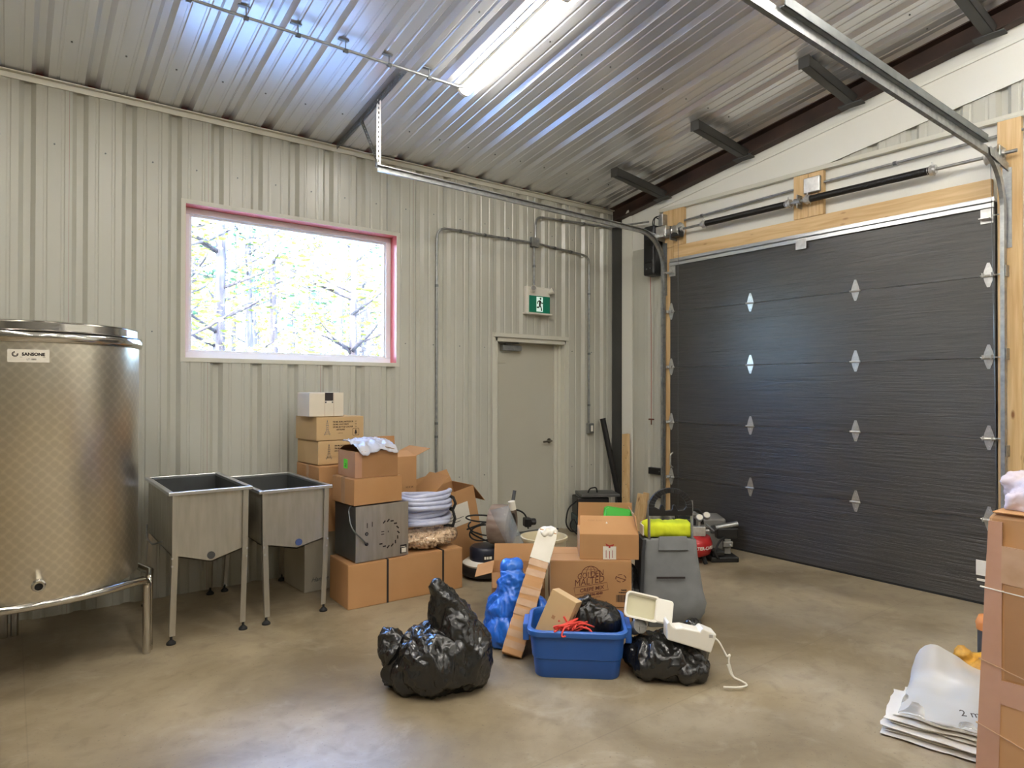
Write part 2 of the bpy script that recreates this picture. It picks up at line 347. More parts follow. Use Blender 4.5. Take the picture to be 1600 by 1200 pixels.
def text(body, size, T, m, parent, name='printed_text', sx=1, align='CENTER', shear=0, depth=.0004, bold=0):
    cu = bpy.data.curves.new(name, 'FONT'); cu.body = body; cu.size = size; cu.align_x = align; cu.align_y = 'CENTER'
    cu.extrude = depth; cu.resolution_u = 2; cu.shear = shear; cu.offset = bold
    tmp = bpy.data.objects.new('tmp', cu); COL.objects.link(tmp)
    dg = bpy.context.evaluated_depsgraph_get(); me = bpy.data.meshes.new_from_object(tmp.evaluated_get(dg))
    bpy.data.objects.remove(tmp); bpy.data.curves.remove(cu)
    me.transform(T @ Matrix.Diagonal((sx, 1, 1, 1))); me.materials.clear(); me.materials.append(m); me.name = name
    o = bpy.data.objects.new(name, me); COL.objects.link(o); o.parent = parent; return o
def ridged(p, f, octs=3):
    s = 0; a = 1
    for k in range(octs):
        s += a*(1-2.2*abs(noise.noise(p*f))); f *= 2.1; a *= .5
    return s
def crumple(p, f, st=.5, amp=.02):
    """sharp folds of thin film, drawn out along the height"""
    q = Vector((p.x, p.y, p.z*st)); w_ = Vector((noise.noise(q*6), noise.noise(q*6+Vector((7, 3, 1))), noise.noise(q*6+Vector((2, 9, 5)))))*.05
    q = q+w_; s = 0; a = amp
    for k in range(4):
        s += a*(.35-abs(noise.noise(q*f)))*2; f *= 2.15; a *= .55
    return s
def blob(name, prims, vox, m, parent, disp=None, floor=None, smooth_it=4, world=True):
    """one skin over several solids: voxel union, relaxed, then creased along its normals"""
    mb = MB()
    for q in prims:
        if q[0] == 'e':
            T = TR(q[1], *(q[3] if len(q) > 3 else (0, 0, 0))) @ Matrix.Diagonal((*q[2], 1))
            prof = [(math.sin(PI*i/14), -math.cos(PI*i/14)) for i in range(1, 14)]; mb.lathe(prof, 20, 0, T, caps=True)
        elif q[0] == 't': mb.tube(q[1], q[2], 14)
        elif q[0] == 'b': mb.box(*q[1:3], 0, q[3] if len(q) > 3 else None)
    me = mb.mesh('tmp'); b = bmesh.new(); b.from_mesh(me); bmesh.ops.recalc_face_normals(b, faces=b.faces); b.to_mesh(me); b.free()
    tmp = bpy.data.objects.new('tmp', me); COL.objects.link(tmp)
    md = tmp.modifiers.new('r', 'REMESH'); md.mode = 'VOXEL'; md.voxel_size = vox; md.adaptivity = 0
    sm = tmp.modifiers.new('s', 'SMOOTH'); sm.factor = .5; sm.iterations = smooth_it
    dg = bpy.context.evaluated_depsgraph_get(); out = bpy.data.meshes.new_from_object(tmp.evaluated_get(dg)); bpy.data.objects.remove(tmp)
    out.name = name
    nn = [v.normal.copy() for v in out.vertices]
    for v, n in zip(out.vertices, nn):
        if disp: v.co = v.co+n*disp(v.co)
        if floor is not None and v.co.z < floor: v.co.z = floor
    out.materials.clear(); out.materials.append(m)
    out.polygons.foreach_set('use_smooth', [True]*len(out.polygons))
    if parent is not None and world: out.transform(PM[parent.name].inverted())
    out.update(); o = bpy.data.objects.new(name, out); COL.objects.link(o)
    if parent is not None: o.parent = parent
    return o

# ================================================================== THE ROOM
WA, WB, EAVE, SL, RIDGE = 5.613, 5.792, 3.745, .163, -1.6
XL, YB = -6.0, -8.8
def ceil_z(y): return EAVE+SL*(WA-max(y, 2*RIDGE-y))
PITCH = .306
def rib_breaks(u0, u1, first):
    pts = []
    k = math.floor((u0-first)/PITCH)-1
    while first+k*PITCH < u1+.4:
        c = first+k*PITCH
        pts += [(c-.048, 0), (c-.02, .032), (c+.02, .032), (c+.048, 0)]
        for q in (.102, .204): pts += [(c+q-.013, 0), (c+q-.006, .005), (c+q+.006, .005), (c+q+.013, 0)]
        k += 1
    def at(u):
        for (a, da), (b, db) in zip(pts, pts[1:]):
            if a <= u <= b: return da+(db-da)*(u-a)/(b-a)
        return 0
    return [(u0, at(u0))]+[p for p in pts if u0+1e-4 < p[0] < u1-1e-4]+[(u1, at(u1))], at
def ribbed(parent, u0, u1, first, spans, place, m, holes=()):
    """one sheet of ribbed steel with rolled ribs; spans(u) lists its vertical runs"""
    br, at = rib_breaks(u0, u1, first)
    for h in holes:
        if u0 < h < u1: br.append((h, at(h)))
    br.sort(); mb = MB()
    for (a, da), (b, db) in zip(br, br[1:]):
        if b-a < 1e-5: continue
        for (v0, v1) in spans((a+b)/2, a, b):
            mb.add([place(a, v0[0], da), place(b, v0[1], db), place(b, v1[1], db), place(a, v1[0], da)], [(0, 1, 2, 3)])
    return mb.build('panel', m, parent, fixn=False)

# floor
fl = MB().box((XL-.2, YB-.2, -.12), (WB+.3, WA+.22, 0)).build('floor', M['floor']); fl['kind'] = 'structure'
# wall with the window (insulated wall behind liner sheets)
WIN = (1.082, 2.897, 1.832, 3.03); DOOR = (4.052, 5.042, 0, 2.137)
mb = MB(); y0, y1 = WA+.04, WA+.19
for a, b in (((XL-.2, -.12), (WIN[0]-.014, 3.95)), ((WIN[0]-.014, -.12), (WIN[1]+.014, WIN[2]-.014)), ((WIN[0]-.014, WIN[3]+.014), (WIN[1]+.014, 3.95)),
             ((WIN[1]+.014, -.12), (DOOR[0], 3.95)), ((DOOR[0], DOOR[3]), (DOOR[1], 3.95)), ((DOOR[1], -.12), (WB+.3, 3.95))):
    mb.box((a[0], y0, a[1]), (b[0], y1, b[1]))
wl = mb.build('wall_left', M['plain']); wl['kind'] = 'structure'; PM[wl.name] = Matrix()
def spansA(u, a, b):
    top = EAVE-.005
    if WIN[0] < u < WIN[1]: return [((0, 0), (WIN[2], WIN[2])), ((WIN[3], WIN[3]), (top, top))]
    if DOOR[0] < u < DOOR[1]: return [((DOOR[3], DOOR[3]), (top, top))]
    return [((0, 0), (top, top))]
u = 1.31-.066-3*.918
while u < WB:
    ribbed(wl, u+.0008, min(u+.918, WB)-.0008, 1.31, spansA, lambda a, v, d: (a, WA+d, v), M['wall'], holes=(WIN[0], WIN[1], DOOR[0], DOOR[1])); u += .918
# screws along the girt lines
mb = MB()
for z in (.7, 2.02, 3.3):
    k = -6
    while 1.31+.153+k*PITCH < 5.7:
        x = 1.31+.153+k*PITCH
        if not (WIN[0]-.05 < x < WIN[1]+.05 and WIN[2] < z < WIN[3]) and not (DOOR[0]-.05 < x < DOOR[1]+.05 and z < 2.2):
            mb.tube([(x, WA, z), (x, WA-.006, z)], .006, 6)
        k += 1
sc_ = mb.build('screws', M['galvd'], wl); sc_['kind'] = 'stuff'
# other walls
o = MB().box((XL-.2, YB-.2, -.12), (XL, WA+.2, 5.2)).build('wall_near', M['wall']); o['kind'] = 'structure'
o = MB().box((XL-.2, YB-.2, -.12), (WB+.3, YB, 5.2)).build('wall_back', M['wall']); o['kind'] = 'structure'

# ceiling
mb = MB()
for ya, yb in ((WA+.2, RIDGE), (RIDGE, YB-.2)):
    za, zb = ceil_z(ya)+.05, ceil_z(yb)+.05
    mb.add([(XL-.2, ya, za), (WB+.3, ya, za), (WB+.3, yb, zb), (XL-.2, yb, zb), (XL-.2, ya, za+.1), (WB+.3, ya, za+.1), (WB+.3, yb, zb+.1), (XL-.2, yb, zb+.1)],
           [(0, 1, 2, 3), (4, 5, 6, 7), (0, 1, 5, 4), (1, 2, 6, 5), (2, 3, 7, 6), (3, 0, 4, 7)])
ce = mb.build('ceiling', M['ceil']); ce['kind'] = 'structure'; PM[ce.name] = Matrix()
CF = 1.377
u = CF-.066-4*.918
while u < WB+.05:
    ribbed(ce, u+.0008, min(u+.918, WB+.05)-.0008, CF, lambda u_, a, b: [((WA+.02, WA+.02), (RIDGE, RIDGE))], lambda a, v, d: (a, v, ceil_z(v)+d), M['ceil']); u += .918
mb = MB()
for y in (5.1, 3.58, 2.06, .54):
    k = -4
    while CF+.153+k*PITCH < WB:
        x = CF+.153+k*PITCH; mb.tube([(x, y, ceil_z(y)), (x, y, ceil_z(y)-.007)], .0065, 6); k += 1
o = mb.build('screws', M['dark'], ce); o['kind'] = 'stuff'

# eave trim along the top of the window wall
mb = MB(); mb.box((-2, WA-.012, EAVE-.052), (WB, WA-.002, EAVE-.004)); mb.box((-2, WA-.045, EAVE-.012), (WB, WA-.002, EAVE-.004))
o = mb.build('trim_1', M['trim'], bevel=.002); o['kind'] = 'structure'

# window
wd = struct('window_1')
x0, x1, z0, z1 = WIN; yj = WA+.19
MB().box((x0-.014, WA-.002, z1), (x1+.014, yj, z1+.014)).build('jamb', M['red'], wd)
MB().box((x1, WA-.002, z0), (x1+.014, yj, z1)).build('jamb', M['red'], wd)
MB().box((x0-.014, WA-.002, z0), (x0, yj, z1)).build('jamb', M['red'], wd)
MB().box((x0-.014, WA-.002, z0-.014), (x1+.014, yj, z0)).build('sill', M['vinyl'], wd)
def ring(mb, x0, x1, z0, z1, t, ya, yb):
    mb.box((x0, ya, z0), (x1, yb, z0+t)); mb.box((x0, ya, z1-t), (x1, yb, z1)); mb.box((x0, ya, z0+t), (x0+t, yb, z1-t)); mb.box((x1-t, ya, z0+t), (x1, yb, z1-t)); return mb
ring(MB(), x0, x1, z0, z1, .05, WA+.115, WA+.17).build('window_frame', M['vinyl'], wd, bevel=.004)
ring(MB(), x0+.05, x1-.05, z0+.05, z1-.05, .018, WA+.13, WA+.16).build('glazing_bead', M['vinyl'], wd, bevel=.003)
MB().box((x0+.06, WA+.142, z0+.06), (x1-.06, WA+.146, z1-.06)).build('pane', M['glass'], wd)
ring(MB(), x0-.035, x1+.035, z0-.035, z1+.035, .034, WA-.004, WA+.0).build('casing', M['trim'], wd, bevel=.001)

# exit door
dr = struct('door_1')
x0, x1, z0, z1 = DOOR; yl = WA+.118
mb = MB(); mb.box((x0, WA-.002, 0), (x0+.03, yl+.06, z1)); mb.box((x1-.085, yl-.02, 0), (x1, yl+.06, z1)); mb.box((x1-.02, WA-.002, 0), (x1, yl, z1)); mb.box((x0, WA-.002, z1-.045), (x1, yl+.06, z1))
mb.box((x1-.05, yl-.05, 0), (x1-.02, yl-.02, z1-.045))
mb.build('door_frame', M['trim'], dr, bevel=.003)
mb = MB(); mb.box((x0-.04, WA-.006, 0), (x0, WA, z1+.045)); mb.box((x1, WA-.006, 0), (x1+.04, WA, z1+.045)); mb.box((x0, WA-.006, z1), (x1, WA, z1+.045)); mb.box((x0-.03, WA-.022, z1), (x1+.03, WA-.006, z1+.014))
mb.build('casing', M['trim'], dr, bevel=.002)
MB().box((x0+.032, yl, .014), (x1-.088, yl+.044, z1-.048)).build('door_leaf', M['doorp'], dr, bevel=.003)
MB().box((x0+.002, yl+.0445, 0), (x1-.002, yl+.071, z1-.002)).build('daylight_block', M['doorp'], dr)  # unseen plate added behind the leaf to stop daylight leaking round it
MB().box((x0+.03, WA+.02, 0), (x1-.085, yl+.06, .012)).build('threshold', M['galvd'], dr, bevel=.003)
mb = MB(); mb.lathe([(0, .0), (.028, 0), (.028, -.012), (.012, -.014), (.012, -.05), (0, -.05)], 20, 0, TR((x1-.155, yl, 1.0), 90, 0, 0) @ Matrix.Scale(-1, 4, (0, 0, 1)))
mb.tube(rounded([(x1-.155, yl-.055, 1.0), (x1-.175, yl-.058, 1.0), (x1-.275, yl-.052, .995)], .01), .0115, 8)
mb.build('lever_handle', M['nickel'], dr, smooth=40)
cl = MB().box((x0+.14, yl-.06, z1-.135), (x0+.4, yl, z1-.075)).build('door_closer', M['galv'], dr, bevel=.006)
MB().box((x0+.17, yl-.075, z1-.072), (x0+.2, yl-.03, z1-.055)).tube([(x0+.185, yl-.055, z1-.062), (x0+.33, WA+.03, z1-.055)], .008, 6).build('closer_arm', M['galvd'], cl)
MB().box((x0+.034, yl-.006, z1-.27), (x0+.22, yl, z1-.16)).build('closer_plate', M['doorp'], dr, bevel=.002)

# gable wall with the overhead door
wr = MB().box((WB+.012, YB-.2, -.12), (WB+.3, WA+.04, 5.3)).build('wall_right', M['white']); wr['kind'] = 'structure'; PM[wr.name] = Matrix()
tz = lambda y: 4.096-.151*(y-1.537)      # folded trim under the rafter
def spB(u, a, b): return [((3.585, 3.585), (max(3.586, tz(a)), max(3.586, tz(b))))]
u = -.99
while u < 3.1:
    ribbed(wr, u+.0008, u+.918-.0008, 1.655, spB, lambda a, v, d: (WB-.022+d, a, v), M['wall']); u += .918
ribbed(wr, 4.80, 5.29, 5.0, lambda u, a, b: [((0, 0), (3.2, 3.2))], lambda a, v, d: (WB-.004+d*.35, a, v), M['wall'])
MB().box((WB-.006, 5.29, 0), (WB+.012, 5.45, 3.62)).build('flat_strip', M['white'], wr, bevel=.003)
MB().prism([(4.9, 3.593), (2.93, 3.593), (-1.4, 4.277), (-1.4, tz(-1.4)), (4.9, 3.594)], WB-.036, WB-.03, axis=0).build('flat_sheet', M['white'], wr)
# folded trims of the gable wall
mb = MB(); mb.box((WB-.04, 1.2, 3.553), (WB+.012, 4.86, 3.565)); mb.box((WB-.04, 1.2, 3.565), (WB-.034, 4.86, 3.592)); mb.box((WB-.04, -3, 3.553), (WB-.0, 1.2, 3.592))
o = mb.build('trim_2', M['trim'], bevel=.002); o['kind'] = 'structure'
o = MB().prism([(4.86, tz(4.86)), (-1.4, tz(-1.4)), (-1.4, tz(-1.4)+.03), (4.86, tz(4.86)+.03)], WB-.05, WB+.012, axis=0).build('trim_3', M['white'], bevel=.003); o['kind'] = 'structure'

# steel frame: corner column and rafter with purlin stubs
o = MB().box((WB-.002, 5.452, 0), (WB+.014, 5.612, 3.62)).box((WB-.012, 5.452, 0), (WB-.002, 5.462, 3.62)).build('steel_column', M['dark'], bevel=.002); o['kind'] = 'structure'
ra = struct('steel_rafter')
def slopebox(xa, xb, ya, yb, d0, d1):
    zs = lambda y, d: ceil_z(y)-d
    return [(xa, ya, zs(ya, d1)), (xb, ya, zs(ya, d1)), (xb, yb, zs(yb, d1)), (xa, yb, zs(yb, d1)), (xa, ya, zs(ya, d0)), (xb, ya, zs(ya, d0)), (xb, yb, zs(yb, d0)), (xa, yb, zs(yb, d0))]
HEX = [(0, 3, 2, 1), (4, 5, 6, 7), (0, 1, 5, 4), (1, 2, 6, 5), (2, 3, 7, 6), (3, 0, 4, 7)]
MB().add(slopebox(WB-.002, WB+.011, 5.6, RIDGE, 0, .16), HEX).build('web', M['rust'], ra)
MB().add(slopebox(WB-.085, WB+.011, 5.6, RIDGE, .16, .172), HEX).build('bottom_flange', M['rust'], ra, bevel=.002)
MB().add(slopebox(WB-.085, WB-.002, 5.6, RIDGE, 0, .01), HEX).build('top_flange', M['rust'], ra)
for y in (4.77, 3.76, 2.72, 1.72):
    z = ceil_z(y); mb = MB(); T = Matrix(((1, 0, 0, 0), (0, 1, 0, 0), (-.06, 0, 1, 0), (0, 0, 0, 1)))
    xa, xb, h, wd2 = 4.96, 5.74, .085, .07
    mb.box((xa, y-wd2/2, -h), (xb, y-wd2/2+.005, 0)); mb.box((xa, y-wd2/2, -h), (xb, y+wd2/2, -h+.005)); mb.box((xa, y-wd2/2, -.005), (xb, y+wd2/2, 0)); mb.box((xa-.004, y-wd2/2, -h), (xa, y+wd2/2+.02, .006))
    mb.box((xb-.07, y-.1, -h-.01), (xb, y+.1, -h))
    for i in range(len(mb.v)): p = mb.v[i]; mb.v[i] = Vector((p.x, p.y, p.z+z-.012-.1*(p.x-xa)/(xb-xa)))
    mb.build('purlin_stub', M['dark'], ra)
o = MB().prism([(5.42, 3.62), (5.33, 3.64), (5.345, 3.70), (5.37, 3.69)], WB-.006, WB-.0021, axis=0).build('torn_paper', M['wht'], ra)

# lumber framing round the overhead door
lf = struct('trim_4')
P = WB-.03; Q = WB+.006
def plank(y0, y1, z0, z1, m, x0=P-.008, x1=Q): return MB().box((x0, y0, z0), (x1, y1, z1)).build('plank', M[m], lf, bevel=.003)
plank(1.725, 4.655, 3.012, 3.15, 'wy'); plank(1.545, 1.69, 0, 3.56, 'wz'); plank(4.66, 4.80, 0, 3.14, 'wz')
plank(4.52, 4.66, 3.153, 3.585, 'wz'); plank(4.663, 4.80, 3.143, 3.585, 'wz'); plank(3.132, 3.27, 3.153, 3.55, 'wz'); plank(2.99, 3.129, 3.153, 3.55, 'wz')

# overhead door: five sections, hinges, top rail
gd = struct('door_2')
GX = WB-.05; GY0, GY1 = 1.70, 4.69
zs = [0, .632, 1.23, 1.826, 2.43, 2.975]
for a, b in zip(zs, zs[1:]):
    # face with three shallow rolled grooves
    pr = [(GX+.042, a+.0015), (GX, a+.0015)]
    for k in (1, 3):
        z = a+(b-a)*k/4; pr += [(GX, z-.003), (GX+.001, z), (GX, z+.003)]
    pr += [(GX, b-.0015), (GX+.042, b-.0015)]
    MB().prism(pr, GY0, GY1, axis=1).build('door_section', M['gar'], gd)
MB().box((GX-.002, GY0, 0), (GX+.04, GY1, .018)).build('bottom_seal', M['rubber'], gd)
mb = MB(); mb.box((GX-.022, GY0, 2.962), (GX+.04, GY1, 2.974)); mb.box((GX-.022, GY0, 2.93), (GX-.016, GY1, 2.974)); mb.box((GX-.01, GY0, 2.99), (GX+.01, GY1, 3.01)); mb.box((GX-.012, GY0, 2.975), (GX-.006, GY1, 3.005))
mb.build('top_rail', M['alu'], gd, bevel=.002)
mb = MB().box((GX-.026, 3.13, 2.865), (GX-.022, 3.23, 2.965)); mb.build('arm_bracket', M['zinc'], gd, bevel=.002)
def hinge_mb(side):
    mb = MB(); t = .004
    mb.prism([(-.036, .004), (.036, .004), (.026, .045), (.008, .098), (-.008, .098), (-.026, .045)], -t, 0, axis=1)
    mb.prism([(-.033, -.004), (.033, -.004), (.022, -.045), (.008, -.082), (-.008, -.082), (-.022, -.045)], -t, 0, axis=1)
    mb.tube([(-.044, -.01, 0), (.044, -.01, 0)], .009, 8); mb.box((-.036, -.014, -.006), (.036, -t, .006))
    for (x, z) in ((0, .072), (-.014, .025), (.014, .025), (0, -.058), (0, -.025)): mb.tube([(x, -t, z), (x, -t-.004, z)], .0055, 6)
    if side: mb.tube([(-.05, -.012, .004), (.095, -.012, .004)], .0055, 6); mb.box((-.03, -.05, -.012), (-.025, -t, .02)); mb.box((.025, -.05, -.012), (.03, -t, .02))
    return mb
TH = Matrix.Rotation(rad(-90), 4, 'Z')     # local -y (out of the plate) -> room -x
hm = hinge_mb(False).build('hinge', M['zinc'], gd, smooth=35); hs = hinge_mb(True).build('hinge', M['zinc'], gd, smooth=35)
first = {0: True, 1: True}
for y in (4.675, 3.71, 2.705, 1.742):
    for z in zs[1:5]:
        side = y > 4.5 or y < 1.8; src = hs if side else hm
        T = Matrix.Translation((GX, y, z)) @ TH @ (Matrix.Rotation(PI, 4, 'Y') @ Matrix.Scale(-1, 4, (0, 0, 1)) if y > 4.5 else Matrix())
        if first[side]: src.matrix_local = T; first[side] = False
        else: copy_part(src, gd, T)
for y, s in ((4.66, 1), (1.75, -1)):
    mb = MB(); mb.box((GX-.006, y-.04, 2.82), (GX, y+.04, 2.93)); mb.box((GX-.07, y-.035, 2.845), (GX-.004, y+.035, 2.852)); mb.tube([(GX-.06, y-.05, 2.86), (GX-.06, y+.09*s, 2.86)], .0055, 6)
    mb.build('top_bracket', M['zinc'], gd)
mb = MB(); mb.tube(rounded([(GX, 4.655, .90), (GX-.04, 4.655, .88), (GX-.04, 4.655, .76), (GX, 4.655, .74)], .03), .009, 8); mb.build('lift_handle', M['zinc'], gd, smooth=60)

# ================================================================== OUTSIDE THE WINDOW
o = MB().box((-14, WA+.2, -.5), (40, 60, -.2)).build('ground', M['soil']); o['kind'] = 'structure'
rng = random.Random(5)
def tree(x, y, h, r, kind, lean):
    t = thing('forest_tree', ['slim bare-trunked tree in the sunlit wood outside the window', 'leafy young tree with yellow-green foliage outside the window', 'dark green conifer in the wood outside the window'][kind], 'tree', (x, y, -.25), rng.uniform(0, 360), group='trees outside the window')
    mb = MB(); pts = [(lean*h*(k/6)**1.5+rng.uniform(-.03, .03), rng.uniform(-.03, .03), h*k/6) for k in range(7)]
    mb.tube(pts, [r*(1-.75*k/6) for k in range(7)], 8)
    mb.build('trunk', M['bark'], t, smooth=180)
    bm_ = MB(); fol = MB(); nb = {0: 11, 1: 19, 2: 19}[kind]
    for k in range(nb):
        z = h*rng.uniform(.14 if kind else .3, .97); a = rng.uniform(0, 2*PI); L = {0: rng.uniform(.5, 1.6), 1: rng.uniform(.5, 1.3), 2: 1.6*(1-z/h)+.25}[kind]
        up = {0: .6, 1: .5, 2: -.12}[kind]
        p0 = Vector((lean*z*(z/h)**.5, 0, z)); p1 = p0+Vector((math.cos(a)*L*.5, math.sin(a)*L*.5, up*L*.4)); p2 = p0+Vector((math.cos(a)*L, math.sin(a)*L, up*L))
        bm_.tube([p0, p1, p2], [r*.28, r*.16, .006], 5)
        for j in range({0: 16, 1: 46, 2: 44}[kind]):
            q = p0.lerp(p2, rng.uniform(.25, 1.1))+Vector((rng.gauss(0, .16), rng.gauss(0, .16), rng.gauss(0, .13)))
            s = rng.uniform(.035, .085); R_ = Matrix.Rotation(rng.uniform(0, 6), 3, 'Z') @ Matrix.Rotation(rng.uniform(0, 6), 3, 'X')
            fol.add([q+R_ @ Vector((-s, 0, 0)), q+R_ @ Vector((0, -s*.5, .01)), q+R_ @ Vector((s, 0, 0)), q+R_ @ Vector((0, s*.5, .01))], [(0, 1, 2, 3)])
    q = bm_.build('branches', M['bark'], t, smooth=180); q['kind'] = 'stuff'
    f = fol.build('foliage', M['needle'] if kind == 2 else M['leaf'], t, fixn=False); f['kind'] = 'stuff'
spots = []
for row, (yy, n) in enumerate(((9.5, 6), (12, 10), (15, 13), (18.5, 15), (23, 18))):
    for k in range(n):
        x = yy*(.13+.46*(k+rng.uniform(.15, .85))/n); kind = rng.choice([0, 0, 0, 1, 1, 2]) if row else rng.choice([0, 0, 1])
        if row == 0 and k < 2: kind = 1
        tree(x, yy+rng.uniform(-1, 1), rng.uniform(7, 13) if kind != 1 else rng.uniform(4, 8), rng.uniform(.05, .13), kind, rng.uniform(-.06, .06))

# ================================================================== CEILING LIGHTS, CONDUIT, DOOR HARDWARE
def light(x, y, label):
    t = thing('ceiling_light', label, 'light', (x, y, ceil_z(y)), 0, rx=-math.degrees(math.atan(SL)) if y > RIDGE else math.degrees(math.atan(SL)), group=None)
    MB().prism([(-.05, 0), (.05, 0), (.05, -.026), (-.05, -.026)], -.6, .6, axis=1).build('housing', M['wht'], t, bevel=.002)
    pr = [(.05*math.cos(a), -.026-.042*math.sin(a)) for a in [PI*k/10 for k in range(11)]]
    MB().prism(pr, -.585, .585, axis=1).build('diffuser', M['lamp'], t, smooth=50)
    for s in (-1, 1):
        pr2 = [(.054*math.cos(a), -.022-.05*math.sin(a)) for a in [PI*k/10 for k in range(11)]]
        MB().prism(pr2, s*.585, s*.61, axis=1).build('end_cap', M['wht'], t, smooth=50)
    return t
light(2.82, 3.745, 'lit strip light on the sloped ceiling at the end of the conduit')
light(-.7, 3.745, 'lit strip light on the ceiling above the swirl-polished tank')
light(2.82, .3, 'lit strip light high on the ceiling in line behind the one at the conduit end')
light(-.7, .3, 'lit strip light on the ceiling over the open floor behind the tank')
light(4.7, .3, 'added fill strip light on the ceiling nearest the wood post of the overhead door')  # extra lamp added out of view to fill the room with light
light(1.06, .3, 'added fill strip light on the ceiling over the middle of the open floor')  # added between the row's other lamps for more fill, out of view
light(-.7, 1.9, 'added fill strip light on the ceiling over the floor just before the tank')  # unseen lamp of an added row that brightens the room
light(1.0, 1.5, 'added fill strip light on the ceiling over the floor before the two sinks')  # same added row, unseen, only for fill light
light(2.4, 1.55, 'added fill strip light directly next in line to the one at the conduit end')  # last of the added row, fill light from above the view
light(1.06, -3.6, 'added fill strip light in the middle of the far roof slope')  # unseen extra lamp, added to raise the fill from behind
light(2.82, -3.6, 'lit strip light on the far roof slope on the overhead door side')
light(-.7, -3.6, 'lit strip light on the far roof slope away from the overhead door')
light(4.7, -3.6, 'added fill strip light on the far roof slope against the gable wall')  # added behind the camera as fill, no known fixture

def conduit(label, pts, r=.0115, straps=(), bend=.12, name='electrical_conduit'):
    p0 = Vector(pts[0]); t = thing(name, label, 'conduit', p0)
    MB().tube([p-p0 for p in rounded(pts, bend)], r, 8).build('pipe', M['galv'], t, smooth=60)
    for (c, d) in straps:
        c = Vector(c)-p0; d = Vector(d)
        mb = MB(); mb.tube([c-d*.012, c+d*.012], r*1.45, 8); mb.build('strap', M['galvd'], t)
    return t
yc = WA-.021
JB = (4.555, yc, 3.19)
X, Z = Vector((1, 0, 0)), Vector((0, 0, 1))
conduit('galvanised conduit from the junction box down the wall behind the boxes', [(4.50, yc, 3.185), (3.325, yc, 3.175), (3.325, yc, .02)],
        straps=[((4.2, yc, 3.183), X), ((3.9, yc, 3.18), X), ((3.6, yc, 3.177), X), ((3.325, yc, 2.6), Z), ((3.325, yc, 1.25), Z), ((3.325, yc, 1.12), Z), ((3.325, yc, .65), Z)])
conduit('galvanised conduit from the junction box down to the light switch', [(4.61, yc, 3.185), (5.385, yc, 3.14), (5.385, yc, 1.19)],
        straps=[((4.85, yc, 3.17), X), ((5.1, yc, 3.157), X), ((5.385, yc, 2.7), Z), ((5.385, yc, 2.0), Z), ((5.385, yc, 1.4), Z)], bend=.1)
conduit('galvanised conduit looping from the junction box over to the door opener', [(4.575, yc, 3.24), (4.575, yc, 3.48), (5.72, yc, 3.53), (5.72, 4.98, 3.475)],
        straps=[((4.95, yc, 3.497), X), ((5.3, yc, 3.512), X)], bend=.1)
conduit('short galvanised conduit from the junction box down to the exit sign', [(4.555, yc, 3.14), (4.555, yc, 2.71)], straps=[((4.555, yc, 2.93), Z)])
t = thing('junction_box', 'square grey junction box where four conduits meet above the door', 'junction box', JB)
MB().box((-.052, -.03, -.052), (.052, .016, .052)).build('box_body', M['galvd'], t, bevel=.006)
MB().box((-.05, -.034, -.05), (.05, -.03, .05)).tube([(-.03, -.034, -.03), (-.03, -.037, -.03)], .005, 6).tube([(.03, -.034, .03), (.03, -.037, .03)], .005, 6).build('cover_plate', M['galv'], t)
t = thing('light_switch', 'grey surface switch box at the foot of the conduit beside the door', 'switch', (5.40, WA, 1.13))
MB().box((-.04, -.05, -.06), (.04, 0, .06)).build('box_body', M['galv'], t, bevel=.006)
MB().box((-.036, -.054, -.056), (.036, -.05, .056)).build('cover_plate', M['galvd'], t, bevel=.002)
MB().box((-.017, -.06, -.035), (.017, -.054, .035)).build('rocker', M['wht'], t, bevel=.003)
# ceiling conduit with hangers
yh = 4.255; zc = ceil_z(yh)
t = thing('ceiling_conduit', 'thin conduit hung across the ceiling ribs to the strip light', 'conduit', (-1, yh, zc-.075))
MB().tube([(.0, 0, 0), (3.72, 0, .01), (3.79, 0, .03)], .0105, 8).build('pipe', M['galv'], t, smooth=60)
for k in range(11):
    x = .2+.326*k
    mb = MB(); mb.tube([(x, 0, -.012), (x, 0, .07)], .004, 5); mb.tube([(x-.014, 0, 0), (x+.014, 0, 0)], .0155, 8); mb.box((x-.05, -.014, .066), (x+.02, .014, .072)); mb.build('hanger', M['galvd'], t)

# exit sign
t = thing('exit_sign', 'green running man exit sign with twin lamp heads above the door', 'exit sign', (4.60, WA, 2.40))
MB().box((-.165, -.045, .02), (.165, 0, .305)).build('housing', M['wht'], t, bevel=.006)
MB().box((-.19, -.075, 0), (.175, 0, .018)).build('bottom_rail', M['wht'], t, bevel=.003)
sg = MB().box((-.135, -.052, .022), (.16, -.045, .205)).build('sign_face', M['signg'], t, bevel=.002)
MB().box((-.035, -.0526, .035), (.055, -.052, .195)).build('doorway_mark', M['signw'], sg)
rm = MB()
def limb(p, w=.009):
    for a, b in zip(p, p[1:]):
        a, b = Vector((a[0], 0, a[1])), Vector((b[0], 0, b[1])); d = (b-a).normalized(); n = Vector((-d.z, 0, d.x))*w
        rm.add([a-n, b-n, b+n, a+n], [(0, 1, 2, 3)], 0, Matrix.Translation((0, -.0532, 0)))
rm.add([(.022+.013*math.cos(k*PI/5), -.0532, .177+.013*math.sin(k*PI/5)) for k in range(10)], [tuple(range(10))])
limb([(.016, .158), (.01, .105)], .014); limb([(.01, .108), (.03, .08), (.038, .045)], .008); limb([(.01, .108), (-.002, .08), (-.032, .08)], .008)
limb([(.014, .155), (-.016, .145), (-.024, .118)], .006); limb([(.022, .15), (.036, .128), (.056, .132)], .006)
rm.build('running_man', M['ink'], sg, fixn=False)
